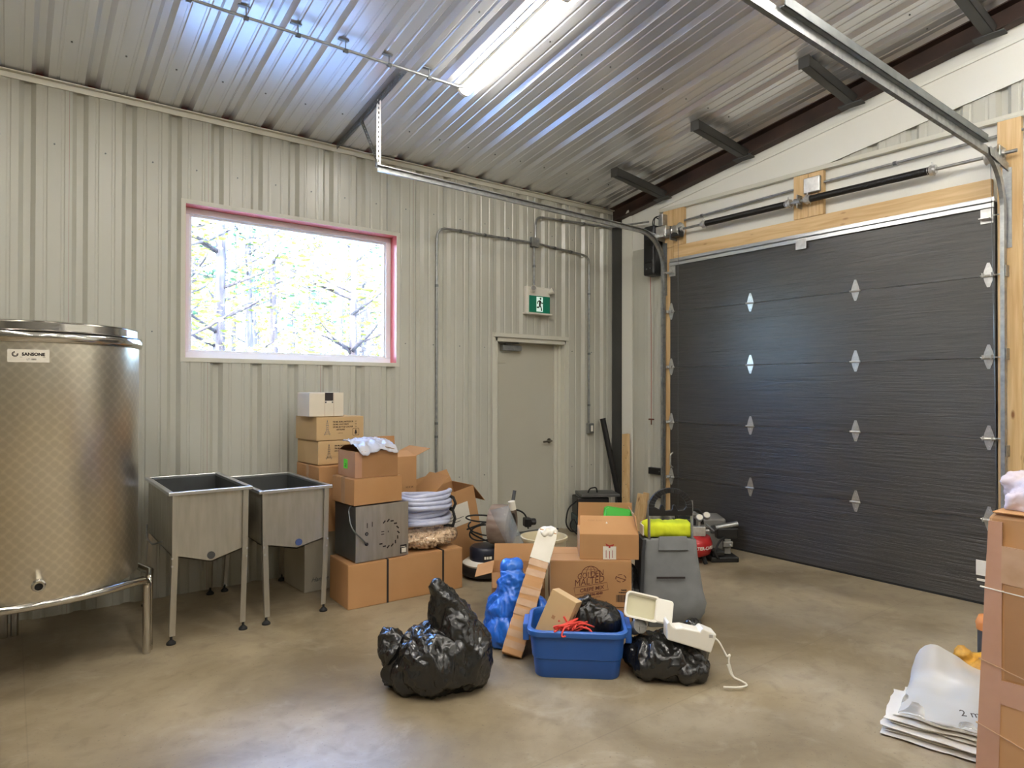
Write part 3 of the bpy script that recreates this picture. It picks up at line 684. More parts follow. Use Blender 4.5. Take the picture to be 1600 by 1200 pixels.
for x, s in ((-.085, -1), (.15, 1)):
    T = TR((x, -.05, .255), 0, 0, 0) @ Matrix.Rotation(rad(90), 4, 'X') @ Matrix.Rotation(rad(28*s), 4, 'Y') @ Matrix.Rotation(rad(-25), 4, 'X')
    lh = MB().lathe([(0, -.01), (.02, -.008), (.026, .01), (.036, .05), (.034, .058), (0, .052)], 16, 0, T).build('lamp_head', M['wht'], t, smooth=50)
    MB().lathe([(0, .053), (.028, .055), (.028, .057), (0, .059)], 14, 0, T).build('lens', M['alu'], lh, smooth=60)

# torsion spring assembly on the shaft
SX = WB-.105; SZ = 3.295
t = thing('torsion_spring_assembly', 'twin black torsion springs on a shaft above the overhead door', 'door spring', (SX, 3.13, SZ))
MB().tube([(0, -1.58, 0), (0, 1.52, 0)], .0127, 10).build('shaft', M['galv'], t, smooth=60)
def spring(y0, y1):
    n = int((y1-y0)/.012); pts = []
    mb = MB(); k = n*3
    for i in range(k+1): pts.append((.0, y0+(y1-y0)*i/k, 0))
    mb.tube(pts, [.031 if i % 3 else .0265 for i in range(k+1)], 12)
    return mb.build('spring', M['spring'], t, smooth=180)
spring(.17, 1.07); spring(-1.02, -.04)
for y in (.155, -.03, 1.085, -1.035):
    MB().tube([(0, y-.03, 0), (0, y+.03, 0)], [.036, .028], 12).tube([(0, y-.012, 0), (0, y+.012, 0)], .042, 8).tube([(.0, y, .042), (0, y, .062)], .006, 6).tube([(.036, y, -.02), (.056, y, -.03)], .006, 6).build('winding_cone', M['zinc'], t, smooth=40)
MB().box((-.02, .055, -.06), (.1, .063, .06)).box((.085, .0, -.09), (.095, .14, .09)).tube([(0, .03, 0), (0, .09, 0)], .03, 12).build('center_bracket', M['galv'], t)
for y, s in ((1.42, 1), (-1.43, -1)):
    MB().tube([(0, y-.045, 0), (0, y-.035, 0), (0, y+.03, 0), (0, y+.04, 0)], [.075, .06, .052, .06], 18).tube([(0, y-.08, 0), (0, y-.045, 0)], .03, 10).build('cable_drum', M['zinc'], t, smooth=40)
    MB().box((-.05, y+.06*s-.004, -.1), (.1, y+.06*s+.004, .05)).build('bearing_plate', M['galv'], t)
    MB().tube([(.0+.0, y-.01*s, -.055), (.035, y+.02*s, -3.1)], .0018, 5).build('lift_cable', M['galvd'], t)
# second conduit along the header and its box
conduit('long thin conduit running along above the spring shaft to the post', [(WB-.022, 4.60, 3.405), (WB-.022, 3.2, 3.44), (WB-.022, .9, 3.465)], straps=[((WB-.022, 4.3, 3.413), (0, 1, 0)), ((WB-.022, 2.4, 3.449), (0, 1, 0))], bend=.02)
t = thing('junction_box', 'blue-grey square junction box on the middle header post', 'junction box', (WB-.055, 3.06+.02, 3.43))
MB().box((-.02, -.075, -.07), (.015, .075, .07)).build('box_body', M['galv'], t, bevel=.006)
MB().box((-.025, -.07, -.065), (-.02, .07, .065)).build('cover_plate', M['zinc'], t, bevel=.003)

# overhead door tracks
def channel(mb, path, nrm, y, s, w=.052, d=.026, th=.003):
    """C-section swept along path (x,z); nrm gives the inward normal per point; s opens it towards +y or -y"""
    prof = [(-d*s, -w/2+.008), (-d*s, -w/2), (0, -w/2), (0, w/2), (-d*s, w/2), (-d*s, w/2-.008)]
    inn = [(-(d-0)*s, -w/2+.008), (-(d-th)*s, -w/2+th), (-th*s, -w/2+th), (-th*s, w/2-th), (-(d-th)*s, w/2-th), (-d*s, w/2-.008)]
    ringp = prof+inn[::-1]
    rings = [[(p[0]+n[0]*b, y+a, p[1]+n[1]*b) for (a, b) in ringp] for p, n in zip(path, nrm)]
    return mb.loft(rings)
def track(label, y, s, zh, xend, arcx=5.70, R_=.37):
    t = thing('door_track', label, 'door track', (arcx, y, 0))
    mb = MB(); channel(mb, [(arcx, .03), (arcx, zh-R_)], [(1, 0)]*2, y, s); mb.build('vertical_track', M['galv'], t, world=True)
    pts = [(arcx-R_+R_*math.cos(a), zh-R_+R_*math.sin(a)) for a in [PI/2*k/12 for k in range(13)]]; ns = [(math.cos(a), math.sin(a)) for a in [PI/2*k/12 for k in range(13)]]
    mb = MB(); channel(mb, pts, ns, y, s); mb.build('curved_track', M['galv'], t, world=True)
    mb = MB(); channel(mb, [(arcx-R_, zh), (xend, zh+.045)], [(0, 1)]*2, y, s); mb.build('horizontal_track', M['galv'], t, world=True)
    for z in (.45, 1.15, 1.85, 2.45):
        MB().box((arcx-.02, y+.003*s, z-.04), (WB-.04, y+.008*s, z+.04)).build('track_bracket', M['galv'], t, world=True)
    mb = MB(); mb.box((WB-.046, y-.025, 2.62), (WB-.041, y+.03, 3.2)); mb.build('flag_bracket', M['galv'], t, world=True)
    MB().add([(arcx-.33, y+.004*s, zh-.03), (WB-.045, y+.004*s, zh-.075), (WB-.045, y+.004*s, zh-.015), (arcx-.33, y+.004*s, zh+.03)], [(0, 1, 2, 3)]).add([(arcx-.33, y+.009*s, zh-.03), (WB-.045, y+.009*s, zh-.075), (WB-.045, y+.009*s, zh-.015), (arcx-.33, y+.009*s, zh+.03)], [(0, 1, 2, 3)]).build('flag_angle', M['galv'], t, world=True)
    return t
tl = track('galvanised overhead door track ending at the ceiling hanger near the window wall', 4.765, 1, 3.28, 2.29)
MB().box((2.29, 4.762, 3.345), (2.296, 4.80, 3.40)).build('end_plate', M['galv'], tl, world=True)
tr = track('wide galvanised overhead door track crossing the ceiling view beside the wood post', 1.625, -1, 3.245, 2.3)
mb = MB(); a0, b0 = (5.28, 3.275), (2.75, 3.31)
for q in (0, 1): pass
mb.add([(a0[0], 1.60, a0[1]), (b0[0], 1.60, b0[1]), (b0[0], 1.60, b0[1]+.05), (a0[0], 1.60, a0[1]+.05), (a0[0], 1.605, a0[1]), (b0[0], 1.605, b0[1]), (b0[0], 1.605, b0[1]+.05), (a0[0], 1.605, a0[1]+.05)], HEX)
mb.add([(a0[0], 1.60, a0[1]), (b0[0], 1.60, b0[1]), (b0[0], 1.665, b0[1]), (a0[0], 1.665, a0[1]), (a0[0], 1.60, a0[1]+.004), (b0[0], 1.60, b0[1]+.004), (b0[0], 1.665, b0[1]+.004), (a0[0], 1.665, a0[1]+.004)], HEX)
mb.build('stiffening_angle', M['galvd'], tr, world=True)

# hanger of the left track: slotted angle on the ceiling, drop strap and brace
t = thing('track_hanger', 'slotted steel angle on the ceiling with a drop strap holding the track end', 'hanger', (2.31, 4.97, ceil_z(4.97)))
def slotted(mb, p, q, w, side, th=.003, pitch=.038):
    p, q, side = Vector(p), Vector(q), Vector(side).normalized(); d = (q-p); L = d.length; d.normalize(); n = d.cross(side).normalized()
    def bar(a, b, u, v):
        vs = [p+d*a+side*u, p+d*b+side*u, p+d*b+side*v, p+d*a+side*v]; mb.add(vs+[x+n*th for x in vs], HEX)
    bar(0, L, -w/2, -w/6); bar(0, L, w/6, w/2); k = 0
    while k*pitch < L: bar(k*pitch, min(L, k*pitch+pitch*.42), -w/6, w/6); k += 1
yA, yB2 = 5.56, 4.40
pa, pb = (2.31, yA, ceil_z(yA)-.006), (2.31, yB2, ceil_z(yB2)-.006)
mb = MB(); slotted(mb, pa, pb, .05, (1, 0, 0)); slotted(mb, (2.285, yA, pa[2]-.025), (2.285, yB2, pb[2]-.025), .045, (0, .16, 1)); mb.build('ceiling_angle', M['galvd'], t, world=True)
mb = MB(); slotted(mb, (2.305, 4.775, ceil_z(4.775)-.01), (2.305, 4.775, 3.33), .036, (1, 0, 0)); mb.build('drop_strap', M['zinc'], t, world=True)
mb = MB(); slotted(mb, (2.30, 5.09, ceil_z(5.09)-.02), (2.30, 4.79, 3.40), .032, (1, 0, 0)); mb.build('brace', M['galvd'], t, world=True)

# opener
t = thing('door_opener', 'black jackshaft door opener at the top corner of the overhead door', 'door opener', (WB, 4.90, 2.85))
pr = []
for (y, z, r0) in ((.075, .02, .03), (.075, .58, .04), (-.075, .58, .04), (-.075, .02, .03)): pr.append((y, z))
MB().box((-.165, -.08, 0), (-.012, .08, .55)).build('motor_body', M['black'], t, bevel=.022)
MB().box((-.172, -.055, .14), (-.16, .055, .4)).build('cover_panel', M['rubber'], t, bevel=.012)
MB().tube([(-.172, .02, .07), (-.178, .02, .07)], .01, 8).tube([(-.172, -.03, .075), (-.178, -.03, .075)], .008, 8).build('button', M['galvd'], t)
MB().box((-.14, -.22, .40), (-.03, -.08, .52)).tube([(-.105, -.09, .445), (-.105, -.3, .445)], .036, 12).tube([(-.105, -.2, .445), (-.105, -.21, .445)], .06, 12).build('gearbox', M['zinc'], t, bevel=.006)
MB().box((-.12, -.16, .53), (-.02, -.1, .66)).build('terminal_box', M['galv'], t, bevel=.006)
MB().box((-.15, -.4, .37), (-.06, -.28, .46)).build('limit_box', M['black'], t, bevel=.006)
MB().tube(rounded([(-.09, .0, .54), (-.1, .0, .62), (-.1, -.06, .66), (-.07, -.12, .63)], .04), .006, 6).tube(rounded([(-.11, -.03, .54), (-.12, -.05, .65), (-.09, -.11, .6)], .04), .006, 6).build('wires', M['rubber'], t)
MB().tube([(-.08, .045, 0), (-.06, .05, -.8), (-.06, .05, -1.6)], .0025, 5).build('pull_cord', M['inkr'], t)
MB().tube([(-.06, .085, -1.6), (-.06, .015, -1.6)], .008, 8).tube([(-.06, .05, -1.6), (-.06, .05, -1.66)], .006, 6).build('pull_handle', M['inkb'], t)
t = thing('door_sensor', 'small black sensor on the jamb at head height beside the door', 'sensor', (WB-.004, 4.82, 1.44)); MB().box((-.03, -.018, 0), (0, .018, .075)).tube([(-.03, 0, .04), (-.034, 0, .04)], .009, 8).build('sensor_body', M['black'], t, bevel=.004)
t = thing('door_lock_box', 'flat black lock box on the wall low beside the overhead door', 'lock box', (WB-.004, 4.90, .635)); MB().box((-.05, -.1, 0), (0, .1, .075)).build('lock_body', M['black'], t, bevel=.005)
MB().tube([(-.05, -.06, .04), (-.054, -.06, .04)], .008, 8).build('lock_rivet', M['galvd'], t)
t = thing('photo_eye', 'small black safety eye on a bracket low on the door track', 'sensor', (WB-.004, 4.85, .38)); MB().box((-.05, -.05, 0), (-.01, .05, .06)).build('eye_body', M['black'], t, bevel=.004); MB().box((-.012, -.06, .01), (0, .06, .05)).build('eye_bracket', M['galv'], t)

# ================================================================== STEEL TANK
t = thing('steel_tank', 'large swirl-polished stainless wine tank on bent pipe legs', 'tank', (.108, 4.725, 0))
R0, ZB, ZT = .533, .482, 1.892
mb = MB(); n = 96; uvs = []
prof = [(.0, ZB+.05), (R0-.05, ZB), (R0-.012, ZB), (R0, ZB+.012), (R0, ZT-.06)]
mb.lathe(prof[2:], n)
body = mb.build('shell', M['swirl'], t, smooth=50)
me = body.data; ul = me.uv_layers.new(name='UVMap')
for p in me.polygons:
    ang = [math.atan2(me.vertices[v].co.y, me.vertices[v].co.x) for v in p.vertices]
    if max(ang)-min(ang) > PI: ang = [a+2*PI if a < 0 else a for a in ang]
    for li, a, v in zip(p.loop_indices, ang, p.vertices): ul.data[li].uv = (a*R0, me.vertices[v].co.z)
MB().lathe([(0, ZB+.03), (R0-.06, ZB-.004), (R0-.008, ZB+.002)], n).build('bottom_dish', M['inox'], t, smooth=60)
MB().lathe([(R0, ZT-.065), (R0+.014, ZT-.058), (R0+.021, ZT-.035), (R0+.016, ZT-.012), (R0+.004, ZT-.004), (R0-.02, ZT)], n).build('rim_bead', M['inoxp'], t, smooth=60)
MB().lathe([(R0+.018, ZT-.006), (R0+.012, ZT), (R0-.004, ZT+.003), (R0-.006, ZT+.04), (R0-.0, ZT+.046), (R0-.006, ZT+.05), (R0-.03, ZT+.048), (R0-.034, ZT)], n).build('lid_collar', M['inoxp'], t, smooth=40)
MB().lathe([(0, ZT+.02), (R0-.1, ZT+.012), (R0-.03, ZT+.004)], 48).build('floating_lid', M['inox'], t, smooth=60)
# label plate bent to the shell
def on_tank(a, z, off=.002): return ((R0+off)*math.cos(a), (R0+off)*math.sin(a), z)
a0 = rad(-93.5); wl_ = .175; hh = .066; zl = 1.757
mb = MB(); k = 10
for i in range(k):
    b, c = a0+(-.5+i/k)*wl_/R0, a0+(-.5+(i+1)/k)*wl_/R0
    mb.add([on_tank(b, zl-hh/2), on_tank(c, zl-hh/2), on_tank(c, zl+hh/2), on_tank(b, zl+hh/2), on_tank(b, zl-hh/2, .0), on_tank(c, zl-hh/2, .0), on_tank(c, zl+hh/2, .0), on_tank(b, zl+hh/2, .0)], HEX)
lp = mb.build('maker_plate', M['paper'], t)
def wrap(o, a_c):
    for v in o.data.vertices:
        x, y, z = v.co; a = a_c+x/R0; q = on_tank(a, z, .0026-y); v.co = q
o = text('SANSONE', .0215, TR((.020, 0, zl+.008), 90, 0, 0), M['ink'], lp, bold=.001); wrap(o, a0)
o = text('LT 1000', .012, TR((.012, 0, zl-.018), 90, 0, 0), M['ink'], lp); wrap(o, a0)
mb = MB()
for k in range(10):
    if k in (1, 2): continue
    q = 2*PI*k/10; mb.prism([(-.056+.0115*math.cos(q+d)*s, zl+.008+.0115*math.sin(q+d)*s) for d, s in ((-.22, .6), (.22, .6), (.24, 1.25), (-.24, 1.25))], -.0004, 0, axis=1)
o = mb.build('gear_emblem', M['ink'], lp); wrap(o, a0)
mb = MB().box((-.036, -.0003, zl-.0075), (.07, 0, zl-.0062)); o = mb.build('underline', M['ink'], lp); wrap(o, a0)
# drain stub
a1 = rad(-88.5)
T = Matrix.Translation((R0*math.cos(a1), R0*math.sin(a1), .575)) @ Matrix.Rotation(a1, 4, 'Z') @ Matrix.Rotation(rad(90), 4, 'Y')
sp = MB().lathe([(.032, -.01), (.032, .008), (.024, .012), (.024, .03), (.027, .03), (.027, .036), (.0185, .036), (.0185, -.01)], 24, 0, T).build('drain_stub', M['inoxp'], t, smooth=40)
MB().lathe([(0, .004), (.0185, .004)], 20, 0, T).build('drain_bore', M['black'], sp)
# legs: four bent pipes, each running a quarter turn under the shell between two legs
LR, pz, tr_ = .60, ZB-.024, .0225
for q in range(3):
    A0 = rad(-20+120*q); A1 = A0+rad(120); pts = []
    off = .05/LR
    b0, b1 = A0+off*.55, A1-off*.55
    pts.append((LR*math.cos(b0), LR*math.sin(b0), 0)); pts.append((LR*math.cos(b0), LR*math.sin(b0), pz-.03))
    for i in range(0, 13):
        a = b0+(b1-b0)*(.06+.88*i/12); rr = LR-(LR-R0+.012)*math.sin(PI*i/12)**.6
        pts.append((rr*math.cos(a), rr*math.sin(a), pz+.012*math.sin(PI*i/12)))
    pts.append((LR*math.cos(b1), LR*math.sin(b1), pz-.03)); pts.append((LR*math.cos(b1), LR*math.sin(b1), 0))
    pr = [Vector(p) for p in pts]; sm = rounded(pr[:3], .1, 8)[:-1]+pr[2:-2]+rounded(pr[-3:], .1, 8)[1:]
    MB().tube(sm, tr_, 12).build('pipe_leg', M['inoxp'], t, smooth=60)

# ================================================================== STEEL HOPPER SINKS
def sink(label, x0, x1, y0, y1, zr, low, hole, feet, hm_):
    cx, cy = (x0+x1)/2, (y0+y1)/2; t = thing('hopper_sink', label, 'sink', (cx, cy, 0))
    W, D = (x1-x0)/2, (y1-y0)/2; mb = MB(); th = .006
    z1, zc = low; m = .012
    # front, back (V-bottomed), sides, sloped bottom; double skinned
    for y, s in ((-D+.012, 1), (D-.012, -1)):
        mb.prism([(-W+m, zr-.01), (W-m, zr-.01), (W-m, z1), (hole*.4, zc), (-W+m, z1)], y, y+th*s, axis=1, m=0)
    for x, s in ((-W+m, 1), (W-m, -1)): mb.box((min(x, x+th*s), -D+.012, z1), (max(x, x+th*s), D-.012, zr-.01))
    for xa in (-W+m, W-m):
        mb.prism([(xa, z1), (hole*.4, zc), (hole*.4, zc+.008), (xa, z1+.008)], -D+.012, D-.012, axis=1)
    b = mb.build('basin', M['inox'], t, fixn=True)
    # dark inner lining
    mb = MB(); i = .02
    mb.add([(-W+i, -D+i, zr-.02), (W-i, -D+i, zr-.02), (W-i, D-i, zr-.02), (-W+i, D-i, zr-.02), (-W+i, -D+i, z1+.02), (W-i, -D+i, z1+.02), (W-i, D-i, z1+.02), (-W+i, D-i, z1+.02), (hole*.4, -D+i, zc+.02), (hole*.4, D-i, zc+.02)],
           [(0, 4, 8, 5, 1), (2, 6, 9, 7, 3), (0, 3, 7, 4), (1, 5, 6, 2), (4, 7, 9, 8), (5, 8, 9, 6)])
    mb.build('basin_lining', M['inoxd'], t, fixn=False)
    mb = MB()
    for a, c in (((-W-.012, -D-.012), (W+.012, -D+.02)), ((-W-.012, D-.02), (W+.012, D+.012)), ((-W-.012, -D+.02), (-W+.02, D-.02)), ((W-.02, -D+.02), (W+.012, D-.02))):
        mb.box((a[0], a[1], zr-.022), (c[0], c[1], zr))
    mb.build('rim', M['alu'], t, bevel=.004)
    MB().tube([(hole, -D+.006, zc+.045), (hole, -D+.014, zc+.045)], .024, 20).build('drain_hole', hm_, t)
    for k, (fx, fy) in enumerate(feet):
        sx = -1 if fx < cx else 1; sy = -1 if fy < cy else 1
        ax, ay = sx*(W-.012), sy*(D+.002); bx, by = fx-cx, fy-cy; mb = MB(); a = .034
        def L(x, y, z): return [(x, y, z), (x-sx*a, y, z), (x-sx*a, y-sy*.003, z), (x-sx*.003, y-sy*.003, z), (x-sx*.003, y-sy*a, z), (x, y-sy*a, z)]
        mb.loft([L(bx+sx*.012, by, .05), L(ax+(bx-ax)*.15, ay+(by-ay)*.15, z1), L(ax, ay, zr-.022)])
        lg = mb.build('leg', M['inox'], t)
        f = MB().tube([(bx, by-sy*.01, .05), (bx, by-sy*.01, .018)], .008, 8).lathe([(0, .028), (.012, .026), (.028, .01), (.028, .0), (0, 0)], 14, 0, Matrix.Translation((bx, by-sy*.01, 0))).build('levelling_foot', M['rubber'], lg, smooth=40)
        MB().tube([(bx*.3+ax*.7, ay*.7+by*.3-sy*.0, z1-.01), (bx*.3+ax*.7, ay*.7+by*.3+sy*.008, z1-.01)], .007, 6).tube([(bx*.5+ax*.5, ay*.5+by*.5, z1-.06), (bx*.5+ax*.5, ay*.5+by*.5+sy*.008, z1-.06)], .007, 6).build('bolt', M['zinc'], lg)
    return t
sk = sink('stainless hopper sink standing next to the tank', .795, 1.275, 4.54, 5.42, .945, (.545, .475), .0, [(.806, 4.545), (1.235, 4.545), (.80, 5.485), (1.24, 5.485)], M['dark'])
MB().tube(rounded([(-.26, -.3, .62), (-.3, -.2, .585), (-.29, .1, .575), (-.24, .43, .60)], .1), .006, 6).build('side_rod', M['galv'], sk)
sink('stainless hopper sink between the first sink and the boxes', 1.345, 1.835, 4.56, 5.45, .902, (.53, .475), .02, [(1.385, 4.545), (1.795, 4.575), (1.348, 5.50), (1.80, 5.52)], mat('blue_plug', lin(66, 84, 132), .4))

# ================================================================== CARTONS
def carton(label, FL, ang, w, d, h, z0, m='card', flaps=None, tape=None, lenf=None, name='cardboard_box', group=None, rx=0, ry=0, inner='inner', bev=.004):
    """FL = front left floor corner; flaps: side -> tilt from upright (90 outwards, -90 folded shut)"""
    a = rad(ang); c = Vector((FL[0]+math.cos(a)*w/2-math.sin(a)*d/2, FL[1]+math.sin(a)*w/2+math.cos(a)*d/2, z0))
    t = thing(name, label, 'box', c, ang, rx=rx, ry=ry, group=group); T = .005
    if flaps is None:
        MB().box((-w/2, -d/2, 0), (w/2, d/2, h-.004)).build('body', M[m], t, bevel=bev)
        for s in (-1, 1):
            y = (-d/2+.001, -.0015) if s < 0 else (.0015, d/2-.001)
            MB().box((-w/2+.001, y[0], h-.004), (w/2-.001, y[1], h)).build('flap', M[m], t, bevel=.0015)
        if tape: MB().box((-w/2-.0006, -.028, h), (w/2+.0006, .028, h+.0008)).box((-w/2-.0009, -.028, h*.68), (-w/2, .028, h+.0008)).box((w/2, -.028, h*.68), (w/2+.0009, .028, h+.0008)).build('tape', M[tape], t)
    else:
        mb = MB(); mb.box((-w/2, -d/2, 0), (w/2, -d/2+T, h)); mb.box((-w/2, d/2-T, 0), (w/2, d/2, h)); mb.box((-w/2, -d/2+T, 0), (-w/2+T, d/2-T, h)); mb.box((w/2-T, -d/2+T, 0), (w/2, d/2-T, h)); mb.box((-w/2+T, -d/2+T, 0), (w/2-T, d/2-T, T))
        mb.build('body', [M[m]], t, bevel=.0015)
        for side, an in flaps.items():
            q = rad(an); L = (lenf or {}).get(side, min(w, d)*.48); L2 = (w if side in 'fb' else d)/2-.003
            o = {'f': (0, -1), 'b': (0, 1), 'l': (-1, 0), 'r': (1, 0)}[side]
            hx, hy = o[0]*(w/2-T/2), o[1]*(d/2-T/2); e = (-o[1], o[0])
            dv = Vector((o[0]*math.sin(q), o[1]*math.sin(q), math.cos(q))); nv = Vector((o[0]*math.cos(q), o[1]*math.cos(q), -math.sin(q)))*.002
            H = Vector((hx, hy, h)); E = Vector((e[0], e[1], 0))*L2
            p = [H-E, H+E, H+E*.98+dv*L, H-E*.98+dv*L]
            MB().add([x-nv for x in p]+[x+nv for x in p], HEX).build('flap', M[m], t, bevel=.001)
    return t
def front(w, d, x, z, off=.0006): return TR((x, -d/2-off, z), 90, 0, 0)

# --- long strapped carton with the machine, hose and cork bag on it
t = carton('long low cardboard box with two black straps, on the floor', (1.935, 4.48), -2, .955, .37, .322, 0, 'card', bev=.006)
for x in (-.17, .30):
    MB().box((x-.008, -.187, 0.001), (x+.008, -.185, .324)).box((x-.008, -.187, .322), (x+.008, .187, .3245)).build('strap', M['ink'], t)
# --- stainless oven-like housing
w_, d_, h_ = .43, .375, .408
t = thing('steel_housing', 'square stainless machine housing with a ring of slots, on the long box', 'machine', (1.99+w_/2, 4.487+d_/2, .325), 1)
MB().box((-w_/2+.004, -d_/2+.004, .006), (w_/2-.004, d_/2, h_-.004)).build('shell', M['inoxd'], t, bevel=.003)
fp = MB().box((-w_/2, -d_/2-.004, .004), (w_/2, -d_/2+.004, h_)).build('front_panel', M['inox'], t, bevel=.001)
mb = MB(); cx, cz, rr = .045, .185, .085
for k in range(8):
    a = 2*PI*k/8+.2
    if 2.5 < a < 3.7: continue
    for s in (-.2, .2):
        x, z = cx+rr*math.cos(a+s), cz+rr*math.sin(a+s)*1.15
        mb.add([(x+dx*math.cos(a+PI/2+.6)-dz*math.sin(a+PI/2+.6), -d_/2-.0045, z+dx*math.sin(a+PI/2+.6)+dz*math.cos(a+PI/2+.6)) for dx, dz in ((-.013, -.005), (.013, -.005), (.013, .005), (-.013, .005))], [(0, 1, 2, 3)])
for (x, z, a, b) in ((-.125, .265, .003, .018), (-.085, .27, .003, .018), (.0, .185, .012, .003), (.045, .2, .003, .006), (.0, .205, .012, .003)):
    mb.box((x-a, -d_/2-.0046, z-b), (x+a, -d_/2-.004, z+b))
mb.build('vent_slots', M['ink'], fp, fixn=False)
for x, z in ((-.13, .205), (-.13, .13)): MB().lathe([(.006, -.001), (.013, 0), (.013, .003), (.006, .004)], 14, 0, TR((x, -d_/2-.004, z), 90, 0, 0)).build('grommet', M['black'], fp, smooth=50)
MB().box((.145, -d_/2-.0052, .02), (.2, -d_/2-.004, .085)).build('rating_sticker', M['ink'], fp); 
MB().box((.157, -d_/2-.0056, .026), (.195, -d_/2-.0052, .06)).box((.15, -d_/2-.0056, .067), (.19, -d_/2-.0052, .072)).build('sticker_text', M['paper'], fp)
MB().tube(rounded([(-.13, -d_/2-.006, .13), (-.17, -d_/2-.03, .17), (-.26, -d_/2-.02, .26), (-.24, -.12, .39), (-.19, -.1, .412), (-.1, -.05, .413)], .08, 8), .0055, 8).build('power_cable', M['galvd'], t, smooth=180)

# --- cartons piled on the housing
t = carton('taped brown cardboard box on the steel housing, under the open box', (1.99, 4.50), 4, .40, .35, .195, .737, 'card', tape='tape')
MB().box((-.2009, -.03, .0), (-.2, .03, .15)).build('tape', M['tape'], t)
t = carton('open brown box with a green sticker and bubble wrap spilling out', (2.005, 4.52), 0, .345, .31, .195, .934, 'card3', flaps={'b': -70, 'r': -75}, lenf={'b': .12, 'r': .1})
MB().box((-.1735, -.155, .003), (-.1725, .155, .19)).box((-.173, -.1562, .003), (-.12, -.155, .192)).build('tape', M['tapep'], t)
MB().box((-.1742, -.02, .06), (-.1735, .05, .13)).build('sticker', M['lime'], t)
MB().box((-.1745, -.0, .075), (-.1742, .03, .08)).box((-.1745, -.0, .09), (-.1742, .03, .095)).build('sticker_text', M['ink'], t)
bw = thing('bubble_wrap', 'crumpled clear bubble wrap bulging from the open sticker box', 'packaging', (2.2, 4.68, 1.06))
mb = MB(); nx, ny = 34, 26; rs = random.Random(3)
for j in range(ny+1):
    for i in range(nx+1):
        u, v = i/nx, j/ny; x = 2.03+.315*u; y = 4.545+.27*v-.05*(1-v)**6
        z = 1.128+.045*math.sin(PI*v)**.6*(.6+.4*math.sin(PI*u))+.05*v+.012*ridged(Vector((u*3, v*3, 0)), 1.2)+.004*math.sin(i*1.6)*math.sin(j*1.6)
        if v < .12: z -= (.12-v)*.25*(.5+.5*math.sin(u*9))
        mb.v.append(Vector((x, y, z)))
for j in range(ny):
    for i in range(nx): a = j*(nx+1)+i; mb.f.append([a, a+1, a+nx+2, a+nx+1]); mb.m.append(0)
o = mb.build('wrap_sheet', film('bubble_film', (1, 1, 1, 1), .4, .2, .9, lin(222, 222, 228)), bw, smooth=180, world=True, fixn=False)
md = o.modifiers.new('thick', 'SOLIDIFY'); md.thickness = .004

t = carton('tall open cardboard box behind the pile with its flaps up', (2.30, 4.96), 0, .455, .38, 1.02, 0, 'card', flaps={'f': -78, 'b': 8, 'r': 68}, lenf={'f': .16, 'b': .15, 'r': .15})
text('10 X 24', .022, front(.455, .38, .16, .76), M['ink'], t)

# --- the stack behind the sinks
t = carton('pale grey box on the floor under the second sink, bottom of the stack', (1.828, 5.06), 3, .41, .41, .463, 0, 'cardg', tape='paper')
text('Handle', .05, front(.43, .41, -.08, .09), M['galvd'], t, shear=.4)
t = carton('plain brown box in the stack right behind the second sink rim', (1.915, 4.99), 0, .37, .5, .51, .468, 'card', tape='tape')
def wine(label, FL, z0, m):
    w, d, h = .413, .395, .188
    t = carton(label, FL, 4, w, d, h, z0, m)
    # printed tower mark, four text lines and a tree stamp
    mb = MB()
    for k, (a, b, c) in enumerate(((-.004, .004, .0), (-.008, .008, .018), (-.011, .011, .036), (-.009, .009, .054), (-.012, .012, .072), (-.02, .02, .09), (-.028, .028, .106))):
        z = .160-c; mb.box((-.115+a, -d/2-.0007, z-.0035), (-.115+b, -d/2, z)); mb.box((-.115+a*.8, -d/2-.0007, z-.014), (-.115+a*.8+.003, -d/2, z)); mb.box((-.115+b*.8-.003, -d/2-.0007, z-.014), (-.115+b*.8, -d/2, z))
    mb.build('printed_tower', M['galvd'], t)
    for k, (s, x) in enumerate((('750 ML BURG ANTIQUE B', .015), ('750 ML LIGHT PROV', -.008), ('375 ML BOTTLE COLOUR', .015), ('ARTGLASS', .0))):
        text(s, .0165, front(w, d, x if k == 3 else -.068, .146-.021*k), M['ink'], t, sx=.95, align='CENTER' if k == 3 else 'LEFT', bold=.0004)
    text('12', .015, front(w, d, .135, .146), M['ink'], t); text('24', .015, front(w, d, .135, .125), M['ink'], t); text('24', .015, front(w, d, .135, .104), M['ink'], t)
    text('made in u.s.a.', .008, front(w, d, 0, .055), M['ink'], t)
    mb = MB(); y = -d/2-.0007; cx, cz = .135, .06
    for k in range(20):
        a, b = 2*PI*k/20, 2*PI*(k+1)/20; f = lambda a, r: (cx+r*max(-.72, min(.72, math.cos(a)))*1.25, y, cz+r*max(-.75, min(.75, math.sin(a)))*1.2)
        mb.add([f(a, .033), f(b, .033), f(b, .030), f(a, .030)], [(0, 1, 2, 3)])
    for q, (wd_, z) in enumerate(((.007, .012), (.011, .002), (.015, -.009))): mb.add([(cx-wd_, y, cz+z-.004), (cx+wd_, y, cz+z-.004), (cx, y, cz+z+.014)], [(0, 1, 2)])
    mb.box((cx-.003, y, cz-.022), (cx+.003, y+.0007, cz-.012)); mb.build('tree_stamp', M['ink'], t, fixn=False)
    return t
wine('printed pale brown bottle box, lower of two alike, above the plain brown box', (1.94, 5.075), .984, 'card2')
wine('printed pale brown bottle box, upper of two alike, under the white box', (1.925, 5.075), 1.176, 'card2')
t = carton('small white carton with a black square, on top of the bottle boxes', (1.875, 5.10), 2, .29, .25, .19, 1.368, 'cardw')
MB().box((-.015, -.1256, .125), (.055, -.125, .189)).build('black_square', M['ink'], t)
